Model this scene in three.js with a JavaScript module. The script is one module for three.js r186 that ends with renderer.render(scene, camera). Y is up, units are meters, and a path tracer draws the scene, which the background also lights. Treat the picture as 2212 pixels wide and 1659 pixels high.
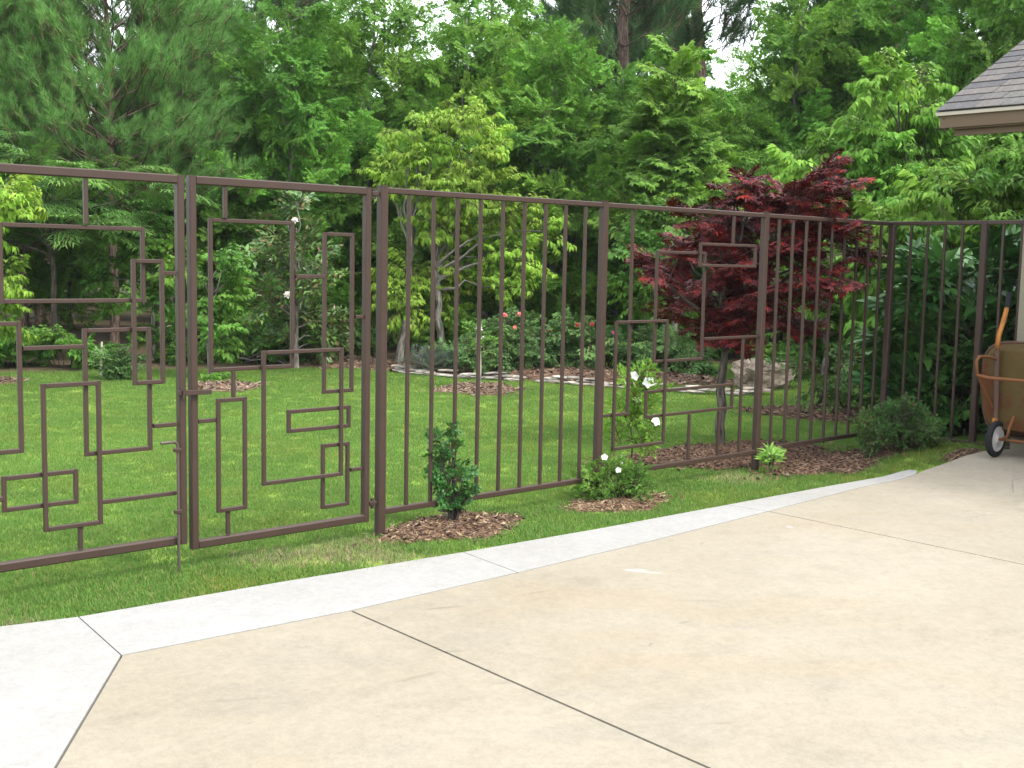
import * as THREE from 'three';
import { TessellateModifier } from 'three/addons/modifiers/TessellateModifier.js';

// ---------------------------------------------------------------- camera, sky, sun, exposure
const scene = new THREE.Scene();
const camera = new THREE.PerspectiveCamera(35.81, 4 / 3, 0.05, 400);
camera.position.set(0, 1.6, 0);
camera.rotation.order = 'YXZ';
camera.rotation.set(-0.1041, 0, 0.0198);

const renderer = new THREE.WebGLRenderer({ antialias: true });
renderer.toneMapping = THREE.LinearToneMapping;
renderer.toneMappingExposure = 3.95;
renderer.shadowMap.enabled = true;

{ // thin bright overcast: brighter towards the zenith, a little blue
  const W = 256, H = 128, d = new Float32Array(W * H * 4);
  for (let y = 0; y < H; y++) for (let x = 0; x < W; x++) {
    const up = Math.sin(((y + 0.5) / H - 0.5) * Math.PI), u = Math.max(0, up), i = (y * W + x) * 4;
    const L = up < 0 ? 0.25 : 0.92 + 0.12 * u;
    d[i] = L * 0.95; d[i + 1] = L * 0.99; d[i + 2] = L * 1.08; d[i + 3] = 1;
  }
  const t = new THREE.DataTexture(d, W, H, THREE.RGBAFormat, THREE.FloatType);
  t.mapping = THREE.EquirectangularReflectionMapping; t.magFilter = THREE.LinearFilter; t.needsUpdate = true;
  scene.background = t; scene.environment = t;
}
const sun = new THREE.DirectionalLight(new THREE.Color(1, 0.95, 0.86), 2.0);
sun.position.set(17, 25, 1); sun.target.position.set(0, 0, -9);
sun.castShadow = true; sun.shadow.radius = 34;
Object.assign(sun.shadow.camera, { left: -25, right: 25, top: 25, bottom: -25, near: 1, far: 90 });
sun.shadow.mapSize.set(2048, 2048);
scene.add(sun, sun.target);
scene.fog = new THREE.FogExp2(new THREE.Color(0.85, 0.93, 1), 0.00028);

// ---------------------------------------------------------------- helpers
const V = (x, y, z) => new THREE.Vector3(x, y, z);
const UPV = V(0, 1, 0);
function rng(s) { return () => { s = (s + 0x6d2b79f5) | 0; let t = Math.imul(s ^ (s >>> 15), 1 | s); t = (t + Math.imul(t ^ (t >>> 7), 61 | t)) ^ t; return ((t ^ (t >>> 14)) >>> 0) / 4294967296; }; }
const lerp = (a, b, t) => a + (b - a) * t, clamp = (x, a = 0, b = 1) => Math.min(b, Math.max(a, x));
const smooth = (a, b, x) => { const t = clamp((x - a) / (b - a)); return t * t * (3 - 2 * t); };
const hash = (x, y) => { let h = Math.imul(x | 0, 374761393) ^ Math.imul(y | 0, 668265263); h = Math.imul(h ^ (h >>> 13), 1274126177); return ((h ^ (h >>> 16)) >>> 0) / 4294967296; };
function vnoise(x, y, per = 0) {
  const xi = Math.floor(x), yi = Math.floor(y), fx = x - xi, fy = y - yi, u = fx * fx * (3 - 2 * fx), v = fy * fy * (3 - 2 * fy);
  const w = (a) => (per ? ((a % per) + per) % per : a);
  return lerp(lerp(hash(w(xi), w(yi)), hash(w(xi + 1), w(yi)), u), lerp(hash(w(xi), w(yi + 1)), hash(w(xi + 1), w(yi + 1)), u), v);
}
function fbm(x, y, oct = 4, per = 0) { let s = 0, a = 0.5, n = 0; for (let i = 0; i < oct; i++) { s += a * vnoise(x + i * 17 * (per ? 0 : 1), y, per); n += a; a *= 0.5; x *= 2; y *= 2; per *= 2; } return s / n; }
const names = new Map();
function numbered(n) { const k = names.get(n) ?? 0; names.set(n, k + 1); return k ? `${n}_${String(k).padStart(3, '0')}` : n; }
function tag(o, label, category, group, kind) {
  if (label) o.userData.label = label; if (category) o.userData.category = category;
  if (group) o.userData.group = group; if (kind) o.userData.kind = kind; return o;
}
function thing(name, label, category, group) { const g = new THREE.Group(); g.name = numbered(name); scene.add(g); return tag(g, label, category, group); }
function part(parent, name, geo, m, kind) { const o = new THREE.Mesh(geo, m); o.name = name; parent.add(o); if (kind) o.userData.kind = kind; return o; }
function struct(name, geo, m, label) { const o = new THREE.Mesh(geo, m); o.name = numbered(name); o.userData.kind = 'structure'; if (label) o.userData.label = label; scene.add(o); return o; }

// the plan of the place: s runs along the fence from the gate opening, t towards the driveway
const TH = 0.7374, P0 = V(-1.666, 0, -5.98), E1 = V(Math.cos(TH), 0, -Math.sin(TH)), E2 = V(Math.sin(TH), 0, Math.cos(TH));
const st = (s, t, y = 0) => P0.clone().addScaledVector(E1, s).addScaledVector(E2, t).setY(y);
const toST = (x, z) => [(x - P0.x) * E1.x + (z - P0.z) * E1.z, (x - P0.x) * E2.x + (z - P0.z) * E2.z];
function rise(x, z) { const [s, t] = toST(x, z); return 0.15 * smooth(5.4, 6.4, s) * smooth(-0.1, 0.8, t); }  // the ground climbs to the house
// a direction read off the photograph (2212 px wide), at a distance in metres from the eye
function at(px, py, d) {
  const f = 2567, a = px - 1106, b = py - 829.5, cr = Math.cos(0.0198), sr = Math.sin(0.0198);
  const u = (a * cr + b * sr) / f, v = (b * cr - a * sr) / f, c = Math.cos(0.1041), s = Math.sin(0.1041);
  const y = -v * c - s, z = c - v * s;
  return V((u / z) * d, 1.6 + (y / z) * d, -d);
}
const M2 = (d) => d / 2567; // metres per photograph pixel at that distance

class MB {
  constructor() { this.p = []; this.c = []; this.u = []; this.i = []; }
  v(p, c, u = 0, w = 0) { this.p.push(p.x, p.y, p.z); this.c.push(c[0], c[1], c[2]); this.u.push(u, w); return this.p.length / 3 - 1; }
  t(a, b, c) { this.i.push(a, b, c); }
  build() {
    const g = new THREE.BufferGeometry();
    g.setAttribute('position', new THREE.Float32BufferAttribute(this.p, 3)); g.setAttribute('color', new THREE.Float32BufferAttribute(this.c, 3));
    g.setAttribute('uv', new THREE.Float32BufferAttribute(this.u, 2)); g.setIndex(this.i); g.computeVertexNormals(); return g;
  }
  tube(pts, rad, seg = 7, col = [1, 1, 1], cap = true) {
    const n = pts.length; let nrm = V(1, 0.31, 0.2), len = 0, first = 0;
    const base = this.p.length / 3;
    for (let k = 0; k < n; k++) {
      const d = pts[Math.min(n - 1, k + 1)].clone().sub(pts[Math.max(0, k - 1)]).normalize();
      nrm = nrm.clone().addScaledVector(d, -nrm.dot(d)); if (nrm.lengthSq() < 1e-6) nrm = V(d.y, d.z, d.x).addScaledVector(d, -0.3); nrm.normalize();
      const b = d.clone().cross(nrm), r = Array.isArray(rad) ? rad[k] : lerp(rad, rad * 0.4, k / (n - 1));
      if (k) len += pts[k].distanceTo(pts[k - 1]);
      for (let j = 0; j <= seg; j++) { const a = (j / seg) * Math.PI * 2; this.v(pts[k].clone().addScaledVector(nrm, Math.cos(a) * r).addScaledVector(b, Math.sin(a) * r), col, j / seg * r * 6.28, len); }
    }
    const w = seg + 1;
    for (let k = 0; k < n - 1; k++) for (let j = 0; j < seg; j++) { const a = base + k * w + j; this.t(a, a + 1, a + w); this.t(a + 1, a + w + 1, a + w); }
    if (cap) for (const [k, s] of [[0, -1], [n - 1, 1]]) { const c = this.v(pts[k], col); for (let j = 0; j < seg; j++) { const a = base + k * w + j; s > 0 ? this.t(a, a + 1, c) : this.t(a + 1, a, c); } }
    return this;
  }
  lance(o, d, n, L, w, col, bend = 0.25) {
    d = d.clone().normalize(); const s = d.clone().cross(n).normalize(), up = s.clone().cross(d).normalize();
    const m = o.clone().addScaledVector(d, L * 0.42), tip = o.clone().addScaledVector(d, L).addScaledVector(up, -L * bend), fold = w * 0.2;
    const a = this.v(o, col), b = this.v(m.clone().addScaledVector(s, w / 2).addScaledVector(up, fold), col), c = this.v(m.clone().addScaledVector(s, -w / 2).addScaledVector(up, fold), col), e = this.v(m, col), f = this.v(tip, col);
    this.t(a, b, e); this.t(a, e, c); this.t(b, f, e); this.t(e, f, c);
  }
  star(o, d, n, L, col, deep = 0.5, lobes = 5, bend = 0.15) {
    d = d.clone().normalize(); const s = d.clone().cross(n).normalize(), up = s.clone().cross(d).normalize(), c0 = o.clone().addScaledVector(d, L * 0.35);
    const a0 = this.v(c0, col); let prev = -1, first;
    const N = lobes * 2 - 1;
    for (let k = 0; k <= N + 1; k++) {
      const tip = k % 2 === 1, inner = k === 0 || k === N + 1;
      const a = lerp(-2.5, 2.5, k / (N + 1)), r = inner ? L * 0.22 : tip ? L * (0.5 + 0.16 * Math.cos(a)) : L * (1 - deep) * 0.5;
      const q = c0.clone().addScaledVector(d, Math.cos(a) * r).addScaledVector(s, Math.sin(a) * r).addScaledVector(up, tip ? -L * bend : 0);
      const id = this.v(q, col); if (prev >= 0) this.t(a0, prev, id); prev = id; first ??= id;
    }
  }
}
const mixc = (a, b, t) => [lerp(a[0], b[0], t), lerp(a[1], b[1], t), lerp(a[2], b[2], t)];

// ---------------------------------------------------------------- textures and materials
function tex(N, fn, repeatMetres, srgb = false, bytes = true) {
  const d = new Uint8Array(N * N * 4);
  for (let y = 0; y < N; y++) for (let x = 0; x < N; x++) { const c = fn(x / N, y / N), i = (y * N + x) * 4; for (let k = 0; k < 3; k++) d[i + k] = clamp(c[k] ?? c[0]) * 255; d[i + 3] = 255; }
  const t = new THREE.DataTexture(d, N, N, THREE.RGBAFormat);
  t.wrapS = t.wrapT = THREE.RepeatWrapping; t.magFilter = THREE.LinearFilter; t.minFilter = THREE.LinearMipmapLinearFilter; t.generateMipmaps = true;
  t.repeat.set(1 / repeatMetres, 1 / repeatMetres); if (srgb) t.colorSpace = THREE.SRGBColorSpace; t.needsUpdate = true; return t;
}
const s2 = (l) => (l <= 0.0031308 ? l * 12.92 : 1.055 * Math.pow(l, 1 / 2.4) - 0.055);
const grainTex = tex(512, (x, y) => { const g = 0.5 * hash(x * 512, y * 512) + 0.5 * fbm(x * 64, y * 64, 3, 64); return [g, g, g]; }, 0.9);
const soft = new THREE.Color();
function std(o) { return new THREE.MeshPhysicalMaterial({ specularIntensity: 0.25, ...o }); } // weathered, dusty surfaces: little sheen
const lin = (r, g, b) => new THREE.Color().setRGB(r, g, b);

function concreteTex(base, dark, light, seed, stain) {
  const T = tex(2048, (x, y) => {
    const X = x * 12, Y = y * 12;
    const big = fbm(X * 0.5 + seed, Y * 0.5 + seed * 3, 4), mid = fbm(X * 2.2 + seed * 7, Y * 1.6, 4), fine = hash(x * 2048 + seed, y * 2048), med = vnoise(X * 45, Y * 45 + seed);
    // the trowel left faint sweeps
    const ang = X * 0.8 - Y * 0.6, sweep = fbm(ang * 1.1 + seed, (X * 0.6 + Y * 0.8) * 5, 3);
    let c = mixc(dark, light, clamp(0.5 + (big - 0.5) * 1.2 + (mid - 0.5) * 0.6 + (sweep - 0.5) * 0.5));
    c = mixc(c, base, 0.25);
    const g = 1 + (fine - 0.5) * 0.15 + (med - 0.5) * 0.11 + (vnoise(X * 16, Y * 16 + seed) - 0.5) * 0.07;
    c = c.map((k) => k * g);
    if (stain) {
      const rs = smooth(0.6, 0.8, fbm(X * 0.9 + 31, Y * 1.7 + 9, 4)); c = mixc(c, [c[0] * 0.98, c[1] * 0.9, c[2] * 0.8], rs * 0.4);
      const gs = smooth(0.62, 0.8, fbm(X * 1.3 + 71, Y * 2.9 + 49, 4)); c = mixc(c, [c[0] * 0.82, c[1] * 0.86, c[2] * 0.92], gs * 0.32);
      const bl = smooth(0.885, 0.91, fbm(X * 2.1 + 11, Y * 3.7 + 5, 3)); c = mixc(c, [0.235, 0.232, 0.222], bl * 0.6);
      
      
    }
    return c.map(s2);
  }, 12, true);
  const D = T.image.data, R = rng(seed * 5 + 2), N = 2048; // scuffs, drag marks and specks lying every which way on the surface
  for (let k = 0; k < (stain ? 950 : 220); k++) {
    const cx = R() * N, cy = R() * N, kind = R(), a = -0.7 + (R() - 0.5) * 1.3, L = kind < 0.35 ? 5 + 26 * R() * R() : kind < 0.5 ? 1 + 2 * R() : 5 + 22 * R(), W = kind < 0.35 ? 0.8 + 2.4 * R() : kind < 0.5 ? 0.8 + 1.2 * R() : 4 + 12 * R(), dark = R() < 0.8, amt = (kind < 0.5 ? 0.05 + 0.13 * R() * R() : 0.02 + 0.03 * R()) * (kind >= 0.35 && kind < 0.5 ? 1.3 : 1), tone = R() < 0.3 ? [1, 0.85, 0.7] : [0.9, 0.95, 1];
    const m = Math.ceil(L + W), ca = Math.cos(a), sa = Math.sin(a);
    for (let y = -m; y <= m; y++) for (let x = -m; x <= m; x++) { const u = (x * ca + y * sa) / L, v = (-x * sa + y * ca) / W, q = u * u + v * v; if (q > 1) continue; const i = ((((cy + y) | 0) & 2047) * N + (((cx + x) | 0) & 2047)) * 4, w = amt * (1 - q) * (0.5 + 0.8 * hash((cx + x) | 0, (cy + y) | 0)); for (let c = 0; c < 3; c++) D[i + c] = clamp(D[i + c] / 255 * (dark ? 1 - w * (2 - tone[c]) * 0.8 : 1 + w * 0.35)) * 255; }
  }
  return T;
}
const concreteTan = std({ map: concreteTex([0.178, 0.158, 0.121], [0.156, 0.136, 0.101], [0.194, 0.175, 0.138], 3, true), roughness: 0.86, bumpMap: grainTex, bumpScale: 0.0012 });
const concreteWhite = std({ map: concreteTex([0.192, 0.189, 0.178], [0.171, 0.165, 0.148], [0.206, 0.206, 0.201], 9, false), roughness: 0.8, bumpMap: grainTex, bumpScale: 0.001 });
const lawnMat = std({ map: tex(1024, (x, y) => { const b = fbm(x * 12, y * 12, 4, 12), f = hash(x * 1024, y * 1024), m = fbm(x * 90, y * 90, 2, 90); const c = mixc([0.085, 0.14, 0.02], [0.16, 0.22, 0.04], clamp(b * 0.7 + m * 0.5 + (f - 0.5) * 0.4)); return c.map(s2); }, 5, true), roughness: 1 });
const soilTex = (a, b) => tex(512, (x, y) => { const f = fbm(x * 40, y * 40, 4, 40), h = hash(x * 512, y * 512); return mixc(a, b, clamp(f * 0.9 + (h - 0.5) * 0.5)).map(s2); }, 1.5, true);
const soilMat = std({ map: soilTex([0.05, 0.03, 0.02], [0.17, 0.1, 0.065]), roughness: 1, bumpMap: grainTex, bumpScale: 0.01 });
const litterMat = std({ map: soilTex([0.02, 0.016, 0.01], [0.1, 0.07, 0.04]), roughness: 1 });
const paintBump = tex(256, (x, y) => [fbm(x * 60, y * 60, 3, 60)], 0.12);
const brownSteel = std({ color: lin(0.035, 0.0215, 0.0165), roughness: 0.45, metalness: 0.0, specularIntensity: 0.45, map: tex(256, (x, y) => { const k = 0.9 + 0.2 * fbm(x * 8, y * 8, 4, 8); return [k, k * 0.99, k * 0.97].map((q) => clamp(q * 0.95)); }, 0.5), bumpMap: paintBump, bumpScale: 0.0003 });
const bareSteel = std({ color: lin(0.3, 0.3, 0.3), roughness: 0.45, metalness: 0.6 });
const leafMat = new THREE.MeshPhysicalMaterial({ vertexColors: true, color: 0xffffff, roughness: 0.65, specularIntensity: 0.15, transmission: 0.6, thickness: 0, side: THREE.DoubleSide });
const glossLeaf = new THREE.MeshPhysicalMaterial({ vertexColors: true, color: 0xffffff, roughness: 0.33, specularIntensity: 0.55, transmission: 0.15, thickness: 0, side: THREE.DoubleSide });
const needleMat = new THREE.MeshPhysicalMaterial({ vertexColors: true, color: 0xffffff, roughness: 0.75, specularIntensity: 0.1, transmission: 0.3, thickness: 0, side: THREE.DoubleSide });
const barkTex = tex(512, (x, y) => { const r = fbm(x * 30, y * 7, 4, 0), h = hash(x * 512, y * 512); const k = clamp(0.55 + (r - 0.5) * 1.3 + (h - 0.5) * 0.2); return [k, k, k]; }, 0.8);
const bark = (r, g, b) => std({ color: lin(r, g, b), map: barkTex, bumpMap: barkTex, bumpScale: 0.012, roughness: 0.95 });
const barkGrey = bark(0.24, 0.22, 0.19), barkDark = bark(0.09, 0.075, 0.06), barkPine = bark(0.2, 0.14, 0.11), barkPale = bark(0.42, 0.39, 0.33);

// ---------------------------------------------------------------- ground
const CURB = [[-9, -1.2], [-4, -0.35], [-2, 0.22], [-1.08, 0.46], [-0.77, 0.53], [0.2, 0.59], [1.31, 0.67], [2.34, 0.73], [3.51, 0.76], [4.73, 0.79], [5.62, 0.83], [5.91, 1.03], [6.34, 1.13], [6.6, 1.22], [40, 1.22]];
function curbT(s) { for (let k = 1; k < CURB.length; k++) if (s < CURB[k][0]) return lerp(CURB[k - 1][1], CURB[k][1], (s - CURB[k - 1][0]) / (CURB[k][0] - CURB[k - 1][0])); return 1.22; }
const EDGE = [[-60, -13], [-12, -14.6], [-8, -15.3], [-6.7, -15.5], [-5.7, -16], [-4.2, -16.5], [-2.7, -17.2], [-1.85, -18.4], [0, -19.3], [3, -19.3], [5, -17.4], [8, -16], [60, -14]];
function edgeZ(x) { for (let k = 1; k < EDGE.length; k++) if (x < EDGE[k][0]) return lerp(EDGE[k - 1][1], EDGE[k][1], (x - EDGE[k - 1][0]) / (EDGE[k][0] - EDGE[k - 1][0])) + 0.35 * (vnoise(x * 1.7, 4) - 0.5); return -14; }
const groundY = (x, z) => rise(x, z) - 0.02;
{
  const xs = [], zs = [];
  for (let x = -160; x < -8; x += 16) xs.push(x); for (let x = -8; x < 9; x += 0.25) xs.push(x); for (let x = 9; x <= 160; x += 15.1) xs.push(x);
  for (let z = -200; z < -17; z += 15) zs.push(z); for (let z = -17; z < -3; z += 0.25) zs.push(z); for (let z = -3; z <= 80; z += 12) zs.push(z);
  const m = new MB();
  for (const z of zs) for (const x of xs) m.v(V(x, groundY(x, z) - 0.03 * smooth(0, 0.15, toST(x, z)[1] - curbT(toST(x, z)[0]) - 0.1), z), [1, 1, 1], x, z);
  for (let j = 0; j < zs.length - 1; j++) for (let i = 0; i < xs.length - 1; i++) { const a = j * xs.length + i, b = a + xs.length; m.t(a, b, a + 1); m.t(a + 1, b, b + 1); }
  struct('lawn', m.build(), lawnMat, 'wide mown green lawn behind the fence');
  const f = new MB(); let n = 0;
  for (let x = -45; x <= 45; x += 0.5) { f.v(V(x, -0.01, edgeZ(x)), [1, 1, 1], x, edgeZ(x)); f.v(V(x, 0.02, edgeZ(x) - 1.5), [1, 1, 1], x, edgeZ(x) - 1.5); f.v(V(x, 0.03, -95), [1, 1, 1], x, -95); if (n) for (const k of [0, 1]) { const a = (n - 1) * 3 + k, b = n * 3 + k; f.t(a, b, a + 1); f.t(b, b + 1, a + 1); } n++; }
  struct('forest_floor', f.build(), litterMat, 'dark leaf litter under the trees of the wood');
}

// driveway slabs
const driveway = new THREE.Group(); driveway.name = 'driveway'; driveway.userData.kind = 'structure'; driveway.userData.label = 'tan concrete driveway with a white concrete border strip'; scene.add(driveway);
function slab(name, pts, m) {
  const shape = new THREE.Shape(pts.map(([x, z]) => new THREE.Vector2(x, -z)));
  let g = new THREE.ShapeGeometry(shape).toNonIndexed(); g.deleteAttribute('normal'); g.deleteAttribute('uv');
  g = new TessellateModifier(0.3, 7).modify(g);
  const p = g.attributes.position, b = new MB(), w = [1, 1, 1], q = [];
  for (let k = 0; k < p.count; k++) { const x = p.getX(k), z = -p.getY(k); q.push(b.v(V(x, rise(x, z) + 0.008, z), w, x + 4, z)); }
  for (let k = 0; k < p.count; k += 3) b.t(q[k], q[k + 1], q[k + 2]);
  const o = []; for (let k = 0; k < pts.length; k++) { const A = pts[k], B = pts[(k + 1) % pts.length], n = Math.max(1, Math.ceil(Math.hypot(B[0] - A[0], B[1] - A[1]) / 0.25)); for (let j = 0; j < n; j++) o.push([lerp(A[0], B[0], j / n), lerp(A[1], B[1], j / n)]); }
  for (let k = 0; k < o.length; k++) { const A = o[k], B = o[(k + 1) % o.length], a = b.v(V(A[0], rise(...A) + 0.008, A[1]), w, A[0] + 4, A[1]), c = b.v(V(B[0], rise(...B) + 0.008, B[1]), w, B[0] + 4, B[1]), d = b.v(V(A[0], -0.12, A[1]), w, A[0] + 4, A[1] + 0.12), e = b.v(V(B[0], -0.12, B[1]), w, B[0] + 4, B[1] + 0.12); b.t(a, d, c); b.t(c, d, e); }
  return part(driveway, name, b.build(), m);
}
function inset(pts, d) { // pulls every edge in by d, leaving the joints open
  let area = 0; for (let k = 0; k < pts.length; k++) { const a = pts[k], b = pts[(k + 1) % pts.length]; area += a[0] * b[1] - b[0] * a[1]; }
  const sg = Math.sign(area), L = pts.map((a, k) => { const b = pts[(k + 1) % pts.length], l = Math.hypot(b[0] - a[0], b[1] - a[1]) || 1; const n = [-(b[1] - a[1]) / l * sg, (b[0] - a[0]) / l * sg]; return { p: [a[0] + n[0] * d, a[1] + n[1] * d], v: [(b[0] - a[0]) / l, (b[1] - a[1]) / l] }; });
  return pts.map((_, k) => { const A = L[(k + pts.length - 1) % pts.length], B = L[k], c = A.v[0] * B.v[1] - A.v[1] * B.v[0]; if (Math.abs(c) < 0.02) return B.p; const w = ((B.p[0] - A.p[0]) * B.v[1] - (B.p[1] - A.p[1]) * B.v[0]) / c; return [A.p[0] + A.v[0] * w, A.p[1] + A.v[1] * w]; });
}
const ST = (s, t) => { const v = st(s, t); return [v.x, v.z]; };
const A = [-1.53, -4.58];
slab('border_slab', inset([[-1.88, -5.07], [-2.16, -4.91], ...[-2, -4].map((s) => ST(s, curbT(s))), ST(-9, -1.2), [-9, 3], [-0.6, 3], [-1.395, -3.55], A], 0.003), concreteWhite);
slab('border_slab', inset([[-1.88, -5.07], A, [-0.71, -5.24], [0.05, -5.955], [-0.25, -6.36], [-1.13, -5.68]], 0.003), concreteWhite);
slab('border_slab', inset([[-0.25, -6.36], [0.05, -5.955], [0.8, -6.69], [1.68, -7.6], [1.44, -7.78], [0.56, -7.02]], 0.003), concreteWhite);
slab('border_slab', inset([[1.44, -7.78], [1.68, -7.6], [2.55, -8.51], ST(5.6, 0.965), ST(5.68, 0.92), ST(5.67, 0.86), ST(5.6, 0.832), [2.37, -8.58]], 0.003), concreteWhite);
const J1 = [[-0.71, -5.24], [0.64, -3.64], [5.2, 1.76]], J2 = [[1.68, -7.6], [2.8, -6.33], [9.5, 1.27]];
slab('driveway_slab', inset([A, [-1.395, -3.55], [-0.6, 3], [6.24, 3], J1[1], J1[0]], 0.007), concreteTan);
slab('driveway_slab', inset([J1[0], J1[1], [6.24, 3], [11, 3], J2[1], J2[0], [0.8, -6.69], [0.05, -5.955]], 0.006), concreteTan);
slab('driveway_slab', inset([J2[0], J2[1], [11, 3], ST(6.9, 10), ST(6.9, 1.3), ST(6.6, 1.22), ST(6.34, 1.13), ST(5.91, 1.03), ST(5.68, 0.96), ST(5.6, 0.965), [2.55, -8.51]], 0.004), concreteTan);

// ---------------------------------------------------------------- fence and gates
// a square steel tube with eased edges from a to b in the fence's own frame (s, height, t)
const barCache = new Map();
function barGeo(L, w, d) {
  const key = [L.toFixed(3), w, d].join();
  if (!barCache.has(key)) {
    const e = Math.min(w, d) * 0.13, W = w / 2, D = d / 2, s = new THREE.Shape();
    s.moveTo(-W + e, -D); s.lineTo(W - e, -D); s.lineTo(W, -D + e); s.lineTo(W, D - e); s.lineTo(W - e, D); s.lineTo(-W + e, D); s.lineTo(-W, D - e); s.lineTo(-W, -D + e); s.closePath();
    const g = new THREE.ExtrudeGeometry(s, { depth: L, bevelEnabled: false, steps: 1 }); g.rotateX(-Math.PI / 2); barCache.set(key, g); // along +y
  }
  return barCache.get(key);
}
function bar(parent, name, a, b, w, d = w, m = brownSteel) {
  const A3 = V(...a), B3 = V(...b), L = A3.distanceTo(B3), o = part(parent, name, barGeo(L, w, d), m);
  o.position.copy(A3); o.quaternion.setFromUnitVectors(UPV, B3.sub(A3).normalize()); return o;
}
function framed(name, label, category, s0) { const g = thing(name, label, category); g.position.copy(st(s0, 0)); g.rotation.y = TH; g.userData.s0 = s0; return g; }
const TS = 0.0208; // thin stock
function rect(g, x0, x1, y0, y1, z = 0, tilt = 0) { // one welded rectangle is one piece of the pattern
  const o = new THREE.Group(); o.name = 'rectangle'; g.add(o); const e = TS / 2;
  bar(o, 'bar', [x0, y0 - e, z], [x0, y1 + e, z], TS); bar(o, 'bar', [x1, y0 - e, z], [x1, y1 + e, z], TS);
  bar(o, 'bar', [x0 + e, y0, z], [x1 - e, y0, z], TS); bar(o, 'bar', [x0 + e, y1, z], [x1 - e, y1, z], TS); return o;
}
const vbar = (g, n, x, y0, y1, w = TS, z = 0) => bar(g, n, [x, y0, z], [x, y1, z], w);
const hbar = (g, n, x0, x1, y, w = TS, z = 0) => bar(g, n, [x0, y, z], [x1, y, z], w);
const GF = 0.043, GW = 0.038; // gate frame stock
function gateFrame(g, x0, x1, y0, y1) {
  for (const x of [x0, x1]) bar(g, 'stile', [x, y0 - GF / 2, 0], [x, y1 + GF / 2, 0], GW, GF);
  for (const y of [y0, y1]) bar(g, 'rail', [x0 + GW / 2, y, 0], [x1 - GW / 2, y, 0], GF);
}
{
  const g = framed('metal_gate', 'brown steel gate leaf with a drop bolt, its far end out of view', 'gate', -0.01);
  const s = -0.01; const X = (v) => v - s;
  gateFrame(g, -1.08, 0, 0.142, 1.964);
  const z1 = 0.012, z2 = -0.0125;
  vbar(g, 'link', X(-0.486), 1.73, 1.94);
  rect(g, X(-0.879), X(-0.2), 1.366, 1.713, z2);
  rect(g, X(-0.26), X(-0.113), 0.962, 1.558, z1);
  hbar(g, 'link', X(-0.1), X(-0.036), 1.5);
  rect(g, -1.02, X(-0.804), 0.675, 1.264, z2); 
  hbar(g, 'link', X(-0.792), X(-0.51), 1.15);
  rect(g, X(-0.497), X(-0.173), 0.629, 1.224, z2);
  hbar(g, 'link', X(-0.16), X(-0.036), 0.74);
  rect(g, X(-0.708), X(-0.444), 0.293, 0.973, z1);
  rect(g, X(-0.888), X(-0.552), 0.405, 0.552, z2);
  hbar(g, 'link', -1.05, X(-0.9), 0.461);
  hbar(g, 'link', X(-0.432), X(-0.036), 0.388);
  vbar(g, 'link', X(-0.54), 0.17, 0.28);
  const rod = new THREE.Group(); rod.name = 'drop_bolt'; g.add(rod);
  part(rod, 'rod', new MB().tube([V(X(-0.141), 0.656, 0.04), V(X(-0.07), 0.656, 0.04), V(X(-0.055), 0.648, 0.04), V(X(-0.051), 0.63, 0.04), V(X(-0.05), 0.4, 0.04), V(X(-0.05), -0.02, 0.04)], [0.0075, 0.0075, 0.0075, 0.0075, 0.0075, 0.0075], 8).build(), std({ color: lin(0.07, 0.055, 0.048), roughness: 0.5, metalness: 0.3 }));
  hbar(rod, 'bracket', X(-0.075), X(-0.035), 0.615, 0.018, 0.045); 
  hbar(rod, 'bracket', X(-0.075), X(-0.035), 0.3, 0.018, 0.045);
  const la = new THREE.Group(); la.name = 'latch'; g.add(la);
  bar(la, 'latch_bar', [X(-0.05), 0.902, 0.042], [X(0.135), 0.898, 0.042], 0.025, 0.012);
  vbar(la, 'pin', X(-0.022), 0.872, 0.925, 0.012, 0.053);
}
{
  const s = 0.055, g = framed('metal_gate', 'brown steel gate leaf hinged to the fence post, with overlapping rectangles', 'gate', s), X = (v) => v - s;
  gateFrame(g, 0, X(1.125), 0.105, 1.966);
  const z1 = 0.012, z2 = -0.0125;
  vbar(g, 'link', X(0.242), 1.785, 1.94); rect(g, X(0.164), X(0.647), 1.004, 1.771, z2);
  hbar(g, 'link', X(0.66), X(0.84), 1.488); rect(g, X(0.852), X(1.035), 0.85, 1.72, z2);
  hbar(g, 'link', X(1.048), X(1.1), 1.263); rect(g, X(0.457), X(0.95), 0.381, 1.084, z1);
  vbar(g, 'link', X(0.284), 0.858, 0.992); rect(g, X(0.19), X(0.344), 0.268, 0.846, z1);
  hbar(g, 'link', X(0.083), X(0.178), 0.745); rect(g, X(0.626), X(1.017), 0.648, 0.754, z2);
  rect(g, X(0.846), X(1.011), 0.2, 0.546, z2); hbar(g, 'link', X(1.023), X(1.098), 0.395); vbar(g, 'link', X(0.249), 0.132, 0.256);
  for (const y of [1.955, 0.183]) { const h = new THREE.Group(); h.name = 'hinge'; g.add(h); hbar(h, 'knuckle', X(1.153), X(1.198), y, 0.026); vbar(h, 'pin', X(1.176), y - 0.03, y + 0.03, 0.017); }
}
const fence = framed('metal_fence', 'dark brown steel picket fence on square posts, turning a corner to the house', 'fence', 0);
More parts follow.
